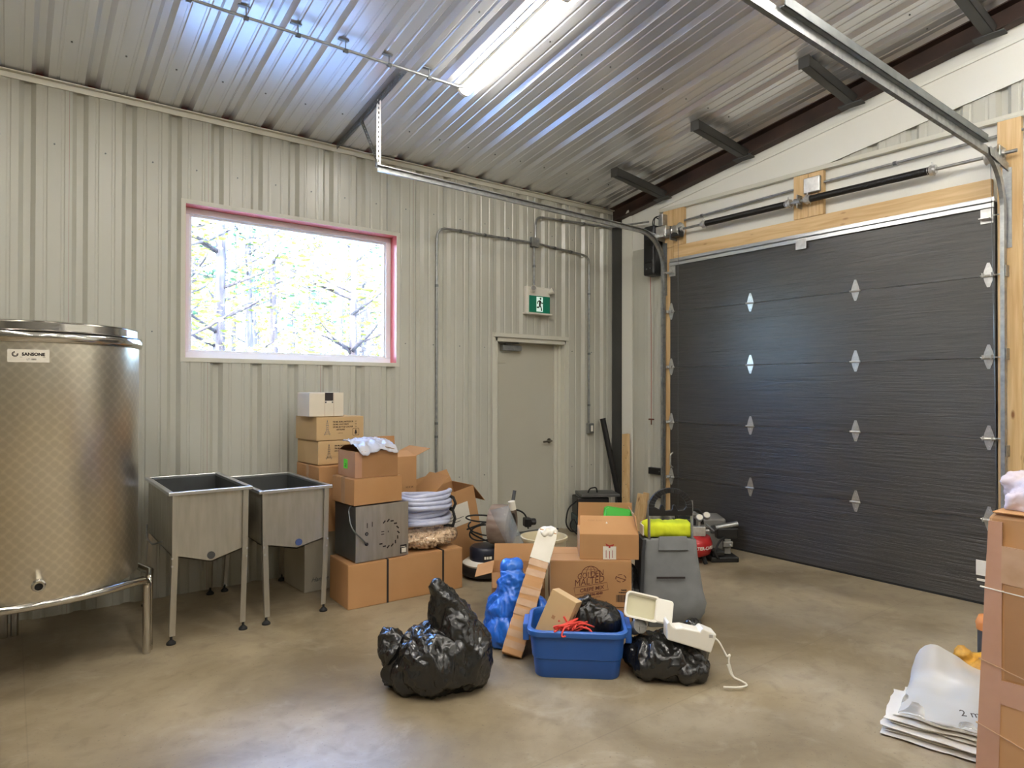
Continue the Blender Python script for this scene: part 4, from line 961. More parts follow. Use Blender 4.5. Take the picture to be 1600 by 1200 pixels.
MB().box((-.015, -.1256, .105), (.055, -.125, .124)).build('label_strip', M['paper'], t); MB().box((-.014, -.1262, .107), (-.002, -.1256, .118)).box((.042, -.1262, .107), (.054, -.1256, .118)).build('label_marks', M['ink'], t)
MB().box((-.016, -.1258, .0), (-.0145, -.125, .19)).box((.06, -.1258, 0), (.0615, -.125, .19)).build('fold_line', M['card3'], t)

# --- hose coil and cork bag
def hose_bundle(cz, n, ph):
    pts = []; rs = random.Random(ph); 
    for k in range(n):
        a, b = .212+rs.uniform(-.02, .008), .135+rs.uniform(-.03, .02); z = cz+.032*k*(.9 if k % 2 else 1.0); dz = rs.uniform(-.012, .012); dx = rs.uniform(-.012, .012)
        for i in range(28):
            q = 2*PI*i/28; c, s = math.cos(q), math.sin(q)
            sx = abs(c)**.6*(1 if c > 0 else -1); pts.append((2.668+dx+a*sx, 4.665+b*s, z+.032*i/28+dz*math.cos(q+ph)+.01*math.sin(2*q+k)))
    return pts
t = thing('hose_coil', 'coil of milky braided hose lying on the bag of corks', 'hose', (2.575, 4.665, .475))
MB().tube(hose_bundle(.50, 4, 1), .0195, 8).build('hose_loops', M['hose'], t, smooth=180, world=True)
MB().tube(hose_bundle(.636, 4, 2), .0195, 8).build('hose_loops', M['hose'], t, smooth=180, world=True)
for (x, z0, z1) in ((2.85, .485, .61), (2.855, .625, .71)):
    MB().tube([(x, 4.53, z0), (x+.01, 4.515, (z0+z1)/2), (x, 4.53, z1), (x, 4.66, z1+.02), (x, 4.79, z1), (x, 4.79, z0), (x, 4.66, z0-.012)], .013, 6, closed=True).build('tie', M['rubber'], t, world=True)
t = thing('cork_bag', 'clear bag packed with wine corks lying on the long box', 'bag', (2.66, 4.63, .326))
rs = random.Random(9); mb = MB(); n = 0
while n < 620:
    p = Vector((rs.uniform(-1, 1), rs.uniform(-1, 1), rs.uniform(-1, 1))); 
    if not .55 < p.length < .98: continue
    q = Vector((2.665+p.x*.255, 4.63+p.y*.15, .40+p.z*.068+max(0, p.x)*.02)); d = Vector((rs.gauss(0, 1), rs.gauss(0, 1), rs.gauss(0, .5))).normalized()*.02
    if q.z < .338: continue
    mb.tube([q-d, q+d], .0115, 6); n += 1
o = mb.build('corks', M['cork'], t, world=True); o['kind'] = 'stuff'
blob('bag_film', [('e', (2.665, 4.63, .402), (.275, .17, .076)), ('e', (2.76, 4.62, .42), (.17, .14, .075))], .016, M['corkf'], t, disp=lambda p: .006*ridged(p, 9, 2), floor=.327)

# ================================================================== BEHIND THE FRONT PILE
# leaning open carton with a shipping label
ang = -12
t = carton('open tipped cardboard box with a shipping label, leaning by the long box', (2.955, 4.93), 0, .48, .36, .64, .0, 'card', flaps={'r': 150, 'b': 25, 'l': -60}, lenf={'r': .2, 'b': .12, 'l': .3}, ry=-12)
MB().box((-.13, -.1808, .33), (.15, -.18, .52)).build('shipping_label', M['paper'], t)
mb = MB()
for k, wd_ in enumerate((.1, .06, .12, .09, .2, .16)): mb.box((-.115, -.1812, .5-.026*k), (-.115+wd_, -.1808, .505-.026*k))
mb.build('label_text', M['ink'], t)
o = t; o.location.z += .05; o.location.x += .02

# floor polishing machine and the clutter on it
t = thing('floor_polisher', 'black round floor polisher with a white band beside the long box', 'floor machine', (3.24, 4.62, 0), -20)
MB().lathe([(.0, .012), (.18, .012), (.21, .03), (.215, .075), (.2, .10), (.19, .105), (0, .105)], 36).build('brush_deck', M['black'], t, smooth=40)
MB().lathe([(.195, .105), (.20, .118), (.17, .14), (.11, .145)], 36).build('splash_band', M['wht'], t, smooth=40)
MB().lathe([(.135, .13), (.14, .15), (.14, .235), (.125, .255), (.06, .27), (0, .272)], 32).build('motor_housing', mat('dark_navy_plastic', lin(34, 38, 52), .35), t, smooth=40)
MB().box((-.06, -.1425, .16), (.02, -.138, .205)).build('maker_badge', M['ink'], t);
MB().box((-.052, -.1435, .172), (-.036, -.1425, .194)).box((-.03, -.1435, .172), (-.016, -.1425, .194)).box((-.01, -.1435, .172), (.012, -.1425, .194)).build('badge_marks', M['paper'], t)
MB().box((.04, -.17, .2), (.3, -.13, .23)).box((.04, -.1, .2), (.3, -.06, .23)).build('handle_fork', M['greyp'], t, bevel=.006)
MB().tube([(.12, -.09, .26), (.2, -.06, .5), (.24, -.05, .72)], .016, 8).build('handle_tube', M['galvd'], t)
for dy in (-.2, -.02): MB().tube([(.24, dy-.02, .055), (.24, dy+.02, .055)], .055, 16).build('wheel', M['rubber'], t, smooth=40)
cb = MB(); rs = random.Random(4)
for k in range(5):
    a0 = rs.uniform(0, 6); pts = [(-.02+.11*math.cos(a0+i*.5)*(1+.1*k), .02+.09*math.sin(a0+i*.5), .32+.04*k+.05*math.sin(i*.5+k)) for i in range(11)]
    cb.tube(rounded(pts, .05, 3), .007, 6)
cb.tube(rounded([(.1, 0, .36), (.22, .05, .56), (.38, .06, .5), (.4, .06, .36)], .1, 6), .008, 6)
cb.build('power_cord', M['rubber'], t, smooth=180)
MB().box((.36, .02, .38), (.42, .1, .46)).tube([(.42, .06, .42), (.47, .06, .42)], .03, 10).build('switch_head', M['black'], t, bevel=.01)
t = thing('metal_drum', 'brownish shiny plastic-wrapped roll standing on edge over the floor polisher', 'roll', (3.30, 4.47, .29), 35)
T = TR((0, 0, .16), 90, 0, 0)
MB().lathe([(.1, -.09), (.165, -.085), (.17, .0), (.165, .085), (.1, .09)], 32, 0, T).build('wound_film', M['brown'], t, smooth=50)
MB().lathe([(.05, -.085), (.105, -.09), (.105, .09), (.05, .085)], 24, 0, T).build('core', M['ink'], t, smooth=50)
MB().tube([(-.05, -.11, .3), (-.06, -.1, .37)], .03, 10).build('paper_tube', M['paper'], t, smooth=50)

# curved clear sheet
t = thing('clear_sheet', 'curved clear flexible plastic sheet standing in the carton behind the blue bag', 'plastic sheet', (2.93, 3.92, .18))
mb = MB(); n = 16
for i in range(n+1):
    v = i/n; z = .16+.535*v; bow = .11*math.sin(PI*min(1, v*.9))*1.0
    for u in (0, .5, 1):
        l = -.02-.155*v+bow*.25+u*(.115+.02*v)+.10*(1-v)**1.5; dd = .0+bow*.5+.02*math.sin(PI*u)
        mb.v.append(Vector((2.975+.7958*l-.6055*dd, 3.90-.6055*l-.7958*dd, z+.035*u*v)))
for i in range(n):
    for j in range(2): a = i*3+j; mb.f.append([a, a+1, a+4, a+3]); mb.m.append(0)
o = mb.build('sheet', M['clear'], t, smooth=180, world=True, fixn=False); md = o.modifiers.new('thick', 'SOLIDIFY'); md.thickness = .003

# cream bucket
t = thing('cream_bucket', 'cream plastic bucket standing behind the taped long carton', 'bucket', (3.27, 3.89, 0))
MB().lathe([(0, .004), (.135, .004), (.14, .0), (.172, .44), (.182, .44), (.184, .462), (.172, .464), (.168, .44), (.136, .012), (0, .012)], 36).build('tub', M['cream'], t, smooth=40)
MB().tube([(.182*math.cos(a), .182*math.sin(a), .42-.12*math.sin(a)) for a in [PI*k/14 for k in range(15)]], .003, 6).build('bail', M['galv'], t)

# open carton behind the blue bag
t = carton('open cardboard box behind the blue bag, its near flap folded down', (2.585, 3.62), -38, .36, .32, .355, 0, 'card', flaps={'l': 105, 'f': 165, 'b': 15}, lenf={'l': .12, 'f': .1, 'b': .12})

# teal machine in the corner and offcuts leaning on the walls
t = thing('tool_machine', 'dark teal machine with a steel plate top, in the corner by the door', 'machine', (5.16, 5.32, 0), -30)
MB().box((-.2, -.15, .02), (.2, .15, .2)).build('base', M['teal'], t, bevel=.015); MB().box((-.19, -.13, .2), (.17, .13, .40)).build('cabinet', M['black'], t, bevel=.012)
MB().box((-.15, -.17, .41), (.28, .15, .44)).build('steel_top', M['inoxd'], t, bevel=.004); MB().box((-.16, -.1, .40), (.22, .1, .41)).build('bed', M['galvd'], t)
MB().tube(rounded([(-.05, -.05, .44), (-.03, -.05, .49), (.05, -.03, .5), (.06, -.03, .44)], .04), .008, 6).build('carry_handle', M['rubber'], t)
MB().tube(rounded([(-.19, -.1, .36), (-.3, -.16, .3), (-.33, -.18, .12), (-.25, -.15, .03), (-.17, -.16, .06), (-.24, -.17, .2), (-.29, -.17, .1), (-.2, -.17, .015)], .08), .008, 6).build('power_cord', M['rubber'], t, smooth=180)
for sx in (-.16, .16):
    for sy in (-.12, .12): MB().tube([(sx, sy, 0), (sx, sy, .022)], .018, 8).build('foot', M['rubber'], t)
t = thing('black_pipe', 'long black pipe leaning on the ribbed wall behind the teal machine', 'pipe', (5.735, 5.36, 0))
MB().tube([(.0, .0, .02), (-.16, .195, 1.235)], .033, 14).build('tube', M['black'], t, smooth=50); MB().tube([(-.1595, .1945, 1.232), (-.161, .196, 1.24)], .036, 14).build('collar', M['rubber'], t)
t = thing('wood_stud', 'pale pine stud leaning upright against the white wall near the door track', 'timber', (5.59, 5.20, 0))
T = Matrix.Translation((0, 0, 0)) @ Matrix.Rotation(rad(8.6), 4, 'Y') @ Matrix.Rotation(rad(-8), 4, 'X')
MB().box((-.019, -.045, .006), (.019, .045, 1.085), 0, T).build('board', M['wz'], t, bevel=.003)
mb = MB()
for k in range(6): mb.tube([T @ Vector((-.019, -.02+.035*(k % 2), .2+.15*k)), T @ Vector((-.022, -.02+.035*(k % 2), .2+.15*k))], .005, 6)
mb.build('nail', M['dark'], t)
t = thing('wood_offcut', 'second pine offcut low behind the open box', 'timber', (5.58, 5.02, 0)); T = Matrix.Rotation(rad(14), 4, 'Y')
MB().box((-.019, -.07, .006), (.019, .07, .42), 0, T).box((-.019, -.07, .42), (.019, -.01, .44), 0, T).build('board', M['wz'], t, bevel=.003)
t = thing('white_offcut', 'narrow white sheet offcut standing against the grey steel column', 'offcut', (5.755, 5.56, 0))
MB().prism([(-.035, 0), (.03, 0), (.034, .59), (-.034, .585)], -.004, .0, axis=1).box((-.036, -.006, 0), (-.033, .0, .585)).build('sheet', M['wht'], t)

# compressor, air stapler and grey case
t = thing('air_compressor', 'red air compressor with twin gauges by the overhead door', 'compressor', (5.03, 3.86, 0), -40)
MB().lathe([(0, .05), (.1, .055), (.165, .085), (.185, .14), (.185, .18), (.165, .235), (.1, .262), (0, .268)], 32).build('tank', M['redp'], t, smooth=60)
for k in range(4):
    a = PI/4+k*PI/2; MB().tube([(.12*math.cos(a), .12*math.sin(a), .07), (.15*math.cos(a), .15*math.sin(a), 0)], .02, 8).build('foot', M['rubber'], t)
MB().box((-.13, -.06, .27), (.03, .09, .40)).tube([(-.17, .02, .33), (-.1, .02, .33)], .06, 14).build('motor', M['black'], t, bevel=.012)
MB().box((-.02, -.12, .255), (.1, -.04, .34)).tube([(.05, -.08, .33), (.05, -.08, .40)], .012, 8).tube([(.0, -.08, .30), (.14, -.08, .30)], .014, 8).build('manifold', M['zinc'], t, bevel=.006)
for x, z in ((.05, .415), (.115, .435)): MB().tube([(x, -.075, z-.01), (x, -.1, z+.012)], .033, 16).build('gauge', M['galv'], t, smooth=40); MB().tube([(x, -.1, z+.012), (x, -.1012, z+.013)], .027, 16).build('gauge_face', M['paper'], t)
MB().tube([(.11, -.08, .36), (.18, -.1, .30)], .008, 6).build('valve_lever', M['galvd'], t)
MB().tube(rounded([(-.13, .0, .33), (-.15, 0, .47), (.08, 0, .48), (.1, 0, .34)], .06), .014, 8).build('carry_handle', M['rubber'], t, smooth=60)
o = text('PORTER-CABLE', .04, TR((.0, 0, .155), 90, 0, 0), M['paper'], t, bold=.001)
for v in o.data.vertices: x, y, z = v.co; a = -PI/2+.38+x/.187; v.co = ((.1885-y)*math.cos(a), (.1885-y)*math.sin(a), z)
t = thing('air_tool', 'black power tool with a silver barrel on the floor right of the red compressor', 'power tool', (5.31, 3.70, 0), -35)
MB().tube([(-.09, 0, .30), (.12, 0, .335)], .026, 14).build('barrel', M['galv'], t, smooth=50); MB().box((-.08, -.03, .2), (.12, .05, .30)).build('head', M['black'], t, bevel=.012)
MB().box((-.01, -.025, .06), (.05, .035, .2)).build('column', M['greyp'], t, bevel=.006); MB().box((-.03, -.05, .13), (.06, -.02, .18)).build('clamp', M['galv'], t, bevel=.005)
MB().box((-.16, -.1, 0), (.1, .09, .05)).box((-.14, -.08, .05), (-.03, .06, .1)).build('base', M['black'], t, bevel=.01)
MB().tube(rounded([(-.02, -.05, .22), (-.09, -.11, .2), (-.14, -.12, .1), (-.1, -.12, .04)], .05), .01, 6).build('hose_stub', M['rubber'], t, smooth=180); MB().tube([(.03, -.06, .155), (.03, -.09, .155)], .008, 8).build('screw_handle', M['zinc'], t)
t = thing('grey_case', 'low grey plastic case against the overhead door behind the compressor', 'case', (5.45, 4.15, 0), -40)
MB().box((-.27, -.16, .02), (.27, .15, .22)).build('lower_shell', M['greyp'], t, bevel=.02)
MB().box((-.27, -.16, .225), (.27, .15, .33)).box((-.1, -.1, .33), (.02, .1, .37)).build('lid', M['greyp'], t, bevel=.02)
for x in (-.15, .15): MB().box((x-.03, -.175, .19), (x+.03, -.158, .27)).build('latch', M['dark'], t, bevel=.004)
MB().lathe([(.04, -.01), (.062, -.008), (.062, .008), (.04, .01)], 18, 0, TR((-.14, -.19, .30), 90, 0, 0)).build('cable_ring', M['rubber'], t, smooth=50)
for x in (-.2, .2): MB().box((x-.04, -.12, 0), (x+.04, .12, .022)).build('runner', M['rubber'], t)

# ================================================================== FRONT PILE
# carton under the crepe mix box, the box itself, the open box on it
t = carton('low brown carton under the crepe mix box, mostly in shadow', (2.87, 3.25), -38.3, .47, .34, .165, 0, 'card3', tape='tape')
cw, cdp, ch = .53, .37, .304
t = carton('crepe mix box with a printed globe mark, behind the blue tote', (2.816, 3.285), -38.3, cw, cdp, ch, .168, 'card', tape=None)
F = lambda x, z, rot=0: TR((x, -cdp/2-.0007, z), 0, 0, 0) @ Matrix.Rotation(rad(-rot), 4, 'Y') @ Matrix.Rotation(rad(90), 4, 'X')
rot = 10
mb = MB(); gx, gz, gr = .0, .205, .062; yy = -cdp/2-.0008
def arc(cx, cz, rx, rz, a0, a1, th=.0016, n=18):
    for i in range(n):
        a, b = a0+(a1-a0)*i/n, a0+(a1-a0)*(i+1)/n
        mb.add([(cx+(rx+s)*math.cos(q), yy, cz+(rz+s)*math.sin(q)) for q, s in ((a, -th), (b, -th), (b, th), (a, th))], [(0, 1, 2, 3)])
arc(gx, gz, gr, gr, 0, PI, .0022); arc(gx, gz, gr*.5, gr, 0, PI); arc(gx, gz, .001, gr, 0, PI/2)
mb.add([(gx-.001, yy, gz), (gx+.001, yy, gz), (gx+.001, yy, gz+gr), (gx-.001, yy, gz+gr)], [(0, 1, 2, 3)])
for dz, hw in ((.018, .06), (.04, .048)): mb.add([(gx-hw, yy, gz+dz-.001), (gx+hw, yy, gz+dz-.001), (gx+hw, yy, gz+dz+.001), (gx-hw, yy, gz+dz+.001)], [(0, 1, 2, 3)])
mb.build('globe_mark', M['inkb'], t, fixn=False)
text('GOLDEN', .054, F(-.005, .21, rot), M['inkb'], t, sx=.8, shear=.25); text('MALTED', .062, F(-.012, .168, rot), M['inkb'], t, sx=.85, shear=.25)
text('CREPE MIX', .033, F(.005, .118, rot), M['inkb'], t, shear=.2, bold=.0006); text('888 596-4040', .022, F(.015, .083, rot), M['inkb'], t, shear=.2, bold=.001); text('www.goldenmalted.com', .009, F(.02, .064, rot), M['inkb'], t)
mb = MB()
for (a, b, c, d) in ((-.115, .105, .003, .003), (-.105, .095, -.037, .003)):
    pass
T = F(.0, .118, rot); lx0, lx1 = -.108, .112
for (x0, x1, z0, z1) in ((lx0, lx1, .024, .027), (lx0, lx1, -.024, -.021), (lx0, lx0+.002, -.024, .027), (lx1-.002, lx1, -.024, .027)): mb.add([T @ Vector(p) for p in ((x0, z0, .0003), (x1, z0, .0003), (x1, z1, .0003), (x0, z1, .0003))], [(0, 1, 2, 3)])
yy = -cdp/2-.0008
def arc2(cx, cz, rx, rz):
    for i in range(20):
        if i % 4 == 3: continue
        a, b = 2*PI*i/20, 2*PI*(i+1)/20; mb.add([(cx+(rx+s)*math.cos(q), yy, cz+(rz+s*.7)*math.sin(q)) for q, s in ((a, -.003), (b, -.003), (b, .003), (a, .003))], [(0, 1, 2, 3)])
arc2(.195, .19, .033, .024); mb.add([(.168, yy, .196), (.222, yy, .178), (.223, yy, .183), (.169, yy, .201)], [(0, 1, 2, 3)])
mb.build('printed_frame', M['inkb'], t, fixn=False)
text('N-E-B', .014, F(.215, .112), M['ink'], t, bold=.0008); text('P1200401N', .011, F(.208, .096), M['ink'], t, bold=.0006)
mb = MB(); x = .165; rs = random.Random(2)
while x < .243: wd_ = rs.choice((.0012, .002, .003)); mb.box((x, yy, .035), (x+wd_, yy+.0008, .082)); x += wd_+rs.choice((.0012, .002))
mb.build('barcode', M['ink'], t)
MB().box((-.2655, -.1845, .0), (-.255, -.1842, .3)).build('edge_wear', M['card2'], t)

t = carton('open cardboard box holding green plastic, on the crepe mix box', (2.985, 3.185), -40, .385, .30, .162, .475, 'card', flaps={'f': -38, 'b': -2, 'r': -12, 'l': -95}, lenf={'f': .135, 'b': .16, 'r': .14, 'l': .12})
MB().box((-.04, -.1512, .0), (.045, -.150, .085)).build('shipping_label', M['paper'], t); MB().add([(-.018, -.1516, .085), (.026, -.1516, .085), (.032, -.1516, .102), (.003, -.1516, .092), (-.024, -.1516, .105)], [(0, 1, 2, 3, 4)]).box((-.004, -.1516, .075), (.008, -.1512, .09)).box((-.022, -.1516, .01), (-.018, -.1512, .06)).box((.0, -.1516, .005), (.004, -.1512, .055)).box((.02, -.1516, .01), (.024, -.1512, .06)).build('red_print', M['inkr'], t, fixn=False)
text('CLEAR GLASS 12', .016, TR((-.08, -.118, .248), 52, 0, 0), M['card3'], t)
gt = thing('green_tub', 'bright green plastic tub sticking out of the open box', 'tub', (3.255, 3.13, .60), -44)
T = TR((.02, 0, .13), 35, 8, 0)
mb = MB(); rect = lambda w, d, z, c=.02: [(w-c, -d, z), (w, -d+c, z), (w, d-c, z), (w-c, d, z), (-w+c, d, z), (-w, d-c, z), (-w, -d+c, z), (-w+c, -d, z)]
mb.loft([rect(.075, .055, -.10), rect(.088, .066, .0), rect(.096, .074, .002), rect(.096, .074, .012)], 0, T).build('tub_body', M['green'], gt, smooth=30)
MB().loft([rect(.085, .063, .012), rect(.08, .058, .02)], 0, T).build('lid', M['green'], gt)
bp = thing('white_packet', 'white paper packet beside the green tub in the open box', 'packet', (3.15, 3.17, .60), -40); MB().loft([rect(.05, .03, -.02, .01), rect(.055, .035, .1, .01), rect(.05, .012, .15, .005)], 0, TR((0, -.01, -.005), 12, 40, 0) @ Matrix.Scale(.8, 4)).build('packet', M['paper'], bp, smooth=30)

# shopping trolley
t = thing('shopping_trolley', 'grey fabric shopping trolley with a black arched handle, behind the bags', 'trolley', (3.588, 2.954, 0), -36)
def rr(w, d, z, dx=0, dy=0, k=5):
    c = min(w, d)*.35; out = []
    for sx, sy, a0 in ((1, -1, -PI/2), (1, 1, 0), (-1, 1, PI/2), (-1, -1, PI)):
        for i in range(k): a = a0+PI/2*i/(k-1); out.append((dx+sx*(w-c)+c*math.cos(a), dy+sy*(d-c)+c*math.sin(a), z))
    return out
mb = MB(); prf = [(.195, .10, .05, .015), (.215, .115, .09, .015), (.222, .125, .16, .02), (.205, .115, .24, .015), (.195, .105, .36, .008), (.185, .10, .48, .0), (.178, .095, .575, 0), (.17, .088, .585, 0)]
mb.loft([rr(a, b, z, dx) for a, b, z, dx in prf])
bg_ = mb.build('bag', M['fabric'], t, smooth=60)
for v in bg_.data.vertices: pass
MB().loft([rr(.012, .102, .06, -.205), rr(.012, .098, .5, -.19), rr(.012, .09, .58, -.178)]).build('side_panel', M['fabd'], t, smooth=60)
mb = MB(); mb.add([(-.09, -.108, .515), (.115, -.108, .515), (.105, -.09, .60), (-.08, -.09, .60), (-.09, -.112, .515), (.115, -.112, .515), (.105, -.095, .606), (-.08, -.095, .606)], HEX); mb.build('flap', M['fabric'], t, bevel=.003)
MB().box((-.105, -.1235, .338), (.085, -.118, .35), 0, TR((0, .0, .0), 3, 0, 0) @ Matrix.Translation((0, .012, 0))).build('zipper', M['ink'], t)
for x in (-.145, .145):
    MB().tube([(x, -.085, .50), (x, -.07, .84)], .0095, 8).build('pole', M['galv'], t, smooth=60); MB().tube([(x, .11, .05), (x, .1, .5)], .0095, 8).build('frame_tube', M['galvd'], t, smooth=60)
hb = MB(); ra_, ri = .148, .108; zc2 = .80; n = 18; pr = []
out = [(ra_*math.cos(PI*i/n), zc2+ra_*.86*math.sin(PI*i/n)) for i in range(n+1)]; inn = [(ri*math.cos(PI*i/n), zc2+ri*.86*math.sin(PI*i/n)) for i in range(n+1)]
for (a, b, c, d) in zip(out, out[1:], inn[1:], inn): hb.prism([a, b, c, d], -.085, -.06, axis=1)
hb.prism([(-ra_, zc2), (-ra_, zc2-.06), (ra_, zc2-.06), (ra_, zc2), (ri, zc2), (.09, zc2-.022), (.05, zc2-.026), (.03, zc2+.012), (.018, zc2+.012), (.008, zc2-.022), (-.035, zc2-.026), (-.05, zc2+.012), (-.065, zc2+.012), (-.075, zc2-.018), (-ri, zc2)], -.085, -.06, axis=1)
hb.build('handle', M['black'], t, bevel=.003)
for x in (-.21, .21): MB().tube([(x-.018, .13, .075), (x+.018, .13, .075)], .075, 18).build('wheel', M['rubber'], t, smooth=40)
MB().tube([(-.2, .13, .075), (.2, .13, .075)], .006, 6).build('axle', M['galv'], t); MB().box((-.15, -.1, 0), (.15, -.08, .06)).build('stand_foot', M['galvd'], t, bevel=.004)
yc_ = thing('yellow_cloth', 'folded bright yellow cloth stuffed in the top of the trolley', 'cloth', (3.578, 2.954, .57), -36)
cb = blob('cloth_fold', [('b', (-.15, -.055, .03), (.155, .055, .112), PM[yc_.name] @ TR((0, 0, 0), 0, 0, 0))], .016, M['hivis'], yc_, disp=lambda p: .012*ridged(p, 7, 3))
MB().box((-.165, .062, .03), (.16, .072, .105)).box((-.175, -.05, .03), (-.165, .05, .10)).build('cloth_lining', M['paper'], yc_, bevel=.004)

# blue tote and what is in it
t = thing('blue_tote', 'blue plastic tote on the floor full of bags and a small box', 'tote', (2.602, 2.80, 0), -42)
def R2(w, d, z): return rr(w, d, z)
mb = MB(); mb.loft([rr(.228, .165, 0), rr(.234, .17, .01), rr(.244, .18, .105), rr(.250, .186, .11), rr(.262, .196, .238)], caps=False); n_ = len(rr(1, 1, 0))
mb.add(rr(.228, .165, 0), [tuple(range(n_))]); mb.loft([rr(.257, .191, .238), rr(.240, .176, .11), rr(.224, .161, .01)], caps=False); mb.add(rr(.224, .161, .01), [tuple(range(n_))])
mb.build('tub', M['tote'], t, smooth=35)
MB().loft([rr(.256, .19, .236), rr(.276, .21, .236), rr(.278, .212, .244), rr(.278, .212, .262), rr(.272, .206, .268), rr(.258, .192, .268), rr(.255, .189, .262), rr(.256, .19, .236)], caps=False).build('rim', M['toteh'], t, smooth=35)
for s in (-1, 1):
    MB().box((min(s*.27, s*.305), -.085, .235), (max(s*.27, s*.305), .085, .262)).box((min(s*.27, s*.305), -.085, .17), (max(s*.27, s*.305), -.07, .24)).box((min(s*.27, s*.305), .07, .17), (max(s*.27, s*.305), .085, .24)).box((min(s*.295, s*.305), -.085, .20), (max(s*.295, s*.305), .085, .24)).build('handle', M['toteh'], t, bevel=.005)
t = thing('small_box', 'small plain cardboard box tilted upright in the blue tote', 'box', (2.45, 2.86, .185), -68, rx=-12, ry=20)
MB().box((-.08, -.05, 0), (.08, .045, .255)).build('body', M['card2'], t, bevel=.003); MB().box((-.02, -.0512, .11), (.0, -.05, .13)).build('label', M['card3'], t)
MB().box((.0802, -.004, .04), (.081, .0, .2)).build('seam', M['card3'], t); text('K', .05, TR((.0806, .02, .16), 90, 0, 90), M['inkb'], t)
t = thing('black_bag', 'knotted black plastic bag stuffed in the blue tote', 'bag', (2.72, 2.80, .05))
c0 = Vector((2.655, 2.80, .345))
blob('bag_skin', [('e', (2.68, 2.80, .20), (.13, .11, .15), (0, 0, -42)), ('e', (2.69, 2.80, .27), (.125, .105, .10), (0, 0, -42)), ('e', (2.735, 2.735, .25), (.105, .10, .09), (0, 0, -42)), ('e', (2.66, 2.82, .29), (.075, .07, .09)), ('t', [(2.66, 2.81, .29), c0, (2.65, 2.81, .375)], [.06, .024, .05]), ('e', (2.645, 2.80, .36), (.045, .035, .025))], .0065, M['bagk'], t,
     disp=lambda p: crumple(p, 10, .35, .016), floor=.03, smooth_it=2)
t = thing('red_mesh', 'tangle of red mesh cord at the front of the blue tote', 'mesh cord', (2.53, 2.70, .24))
mb = MB(); rs = random.Random(8)
for k in range(9):
    pts = [(2.475+.075*rs.gauss(0, .6)+.03*i*.7958*.5-.04, 2.715+.03*rs.gauss(0, .6)-.03*i*.6055*.5+.03, .262+.018*rs.gauss(0, 1)+.012) for i in range(7)]
    mb.tube(rounded(pts, .03, 4), .0055, 5)
mb.tube(rounded([(2.50, 2.67, .285), (2.53, 2.62, .28), (2.54, 2.605, .25)], .02), .007, 5)
mb.build('cords', M['net'], t, smooth=180, world=True)

# blue bag and the taped carton tube
t = thing('blue_bag', 'full blue plastic bag slumped behind the taped long carton', 'bag', (2.44, 3.22, 0))
blob('bag_skin', [('e', (2.515, 3.35, .15), (.13, .12, .17)), ('e', (2.45, 3.30, .09), (.10, .1, .10)), ('t', [(2.52, 3.335, .2), (2.555, 3.35, .36), (2.57, 3.36, .43)], [.11, .075, .05]), ('e', (2.575, 3.37, .455), (.06, .055, .04)), ('e', (2.67, 3.21, .13), (.07, .07, .13))], .008, M['bagb'], t,
     disp=lambda p: crumple(p, 8, .5, .026), floor=.002, smooth_it=2)
t = thing('taped_carton', 'long thin cardboard carton wrapped in tape, leaning upright on the pile', 'carton', (2.335, 3.065, 0))
bot, top = Vector((2.372, 3.118, .012)), Vector((2.788, 3.275, .66))
d = (top-bot).normalized(); side = Vector((.7958, -.6055, 0)); side = (side-d*side.dot(d)).normalized(); nv = side.cross(d).normalized(); L = (top-bot).length
MT = Matrix((side, nv, d)).transposed().to_4x4(); MT.translation = bot
mb = MB(); rs = random.Random(1); rings = []
for k in range(15):
    z = L*k/14; w_, d_ = .062-.004*(k/14)+rs.uniform(-.002, .002), .036+rs.uniform(-.002, .002); rings.append([MT @ Vector(p) for p in ((-w_, -d_, z), (w_, -d_, z), (w_, d_, z), (-w_, d_, z))])
mb.loft(rings).build('body', M['card'], t, bevel=.005, world=True)
for k in range(9):
    z = .04+k*.062+rs.uniform(-.006, .006); w_, d_, sl_ = .0626-.0025*(k/9), .0372, rs.uniform(-.004, .008); hh = .040
    ring1 = [MT @ Vector(p) for p in ((-w_, -d_, z), (w_, -d_, z+sl_), (w_, d_, z+sl_), (-w_, d_, z))]; ring2 = [MT @ Vector(p) for p in ((-w_, -d_, z+hh), (w_, -d_, z+sl_+hh), (w_, d_, z+sl_+hh), (-w_, d_, z+hh))]
    MB().loft([ring1, ring2], caps=False).build('tape_band', M['tape'], t, world=True)
mb = MB(); ring = lambda z, w_, d_: [MT @ Vector(p) for p in ((-w_, -d_, z), (w_, -d_, z), (w_, d_, z), (-w_, d_, z))]
mb.loft([ring(L-.20, .0635, .0385), ring(L-.02, .0625, .0385), ring(L+.012, .05, .03)]).build('wrapped_label', M['paper'], t, world=True)
mb = MB()
for k in range(5): mb.add([MT @ Vector(p) for p in ((-.05, -.0392, L-.04-.022*k), (.045, -.0392, L-.04-.022*k), (.045, -.0392, L-.046-.022*k), (-.05, -.0392, L-.046-.022*k))], [(0, 1, 2, 3)])
x = -.045
while x < .045: mb.add([MT @ Vector(p) for p in ((x, -.0392, L-.18), (x+.003, -.0392, L-.18), (x+.003, -.0392, L-.155), (x, -.0392, L-.155))], [(0, 1, 2, 3)]); x += rs.choice((.005, .007))
mb.build('label_print', M['galvd'], t, world=True, fixn=False)
blob('crumpled_end', [('e', tuple(top), (.06, .05, .025))], .008, M['paper'], t, disp=lambda p: .012*ridged(p, 18, 2), smooth_it=2)

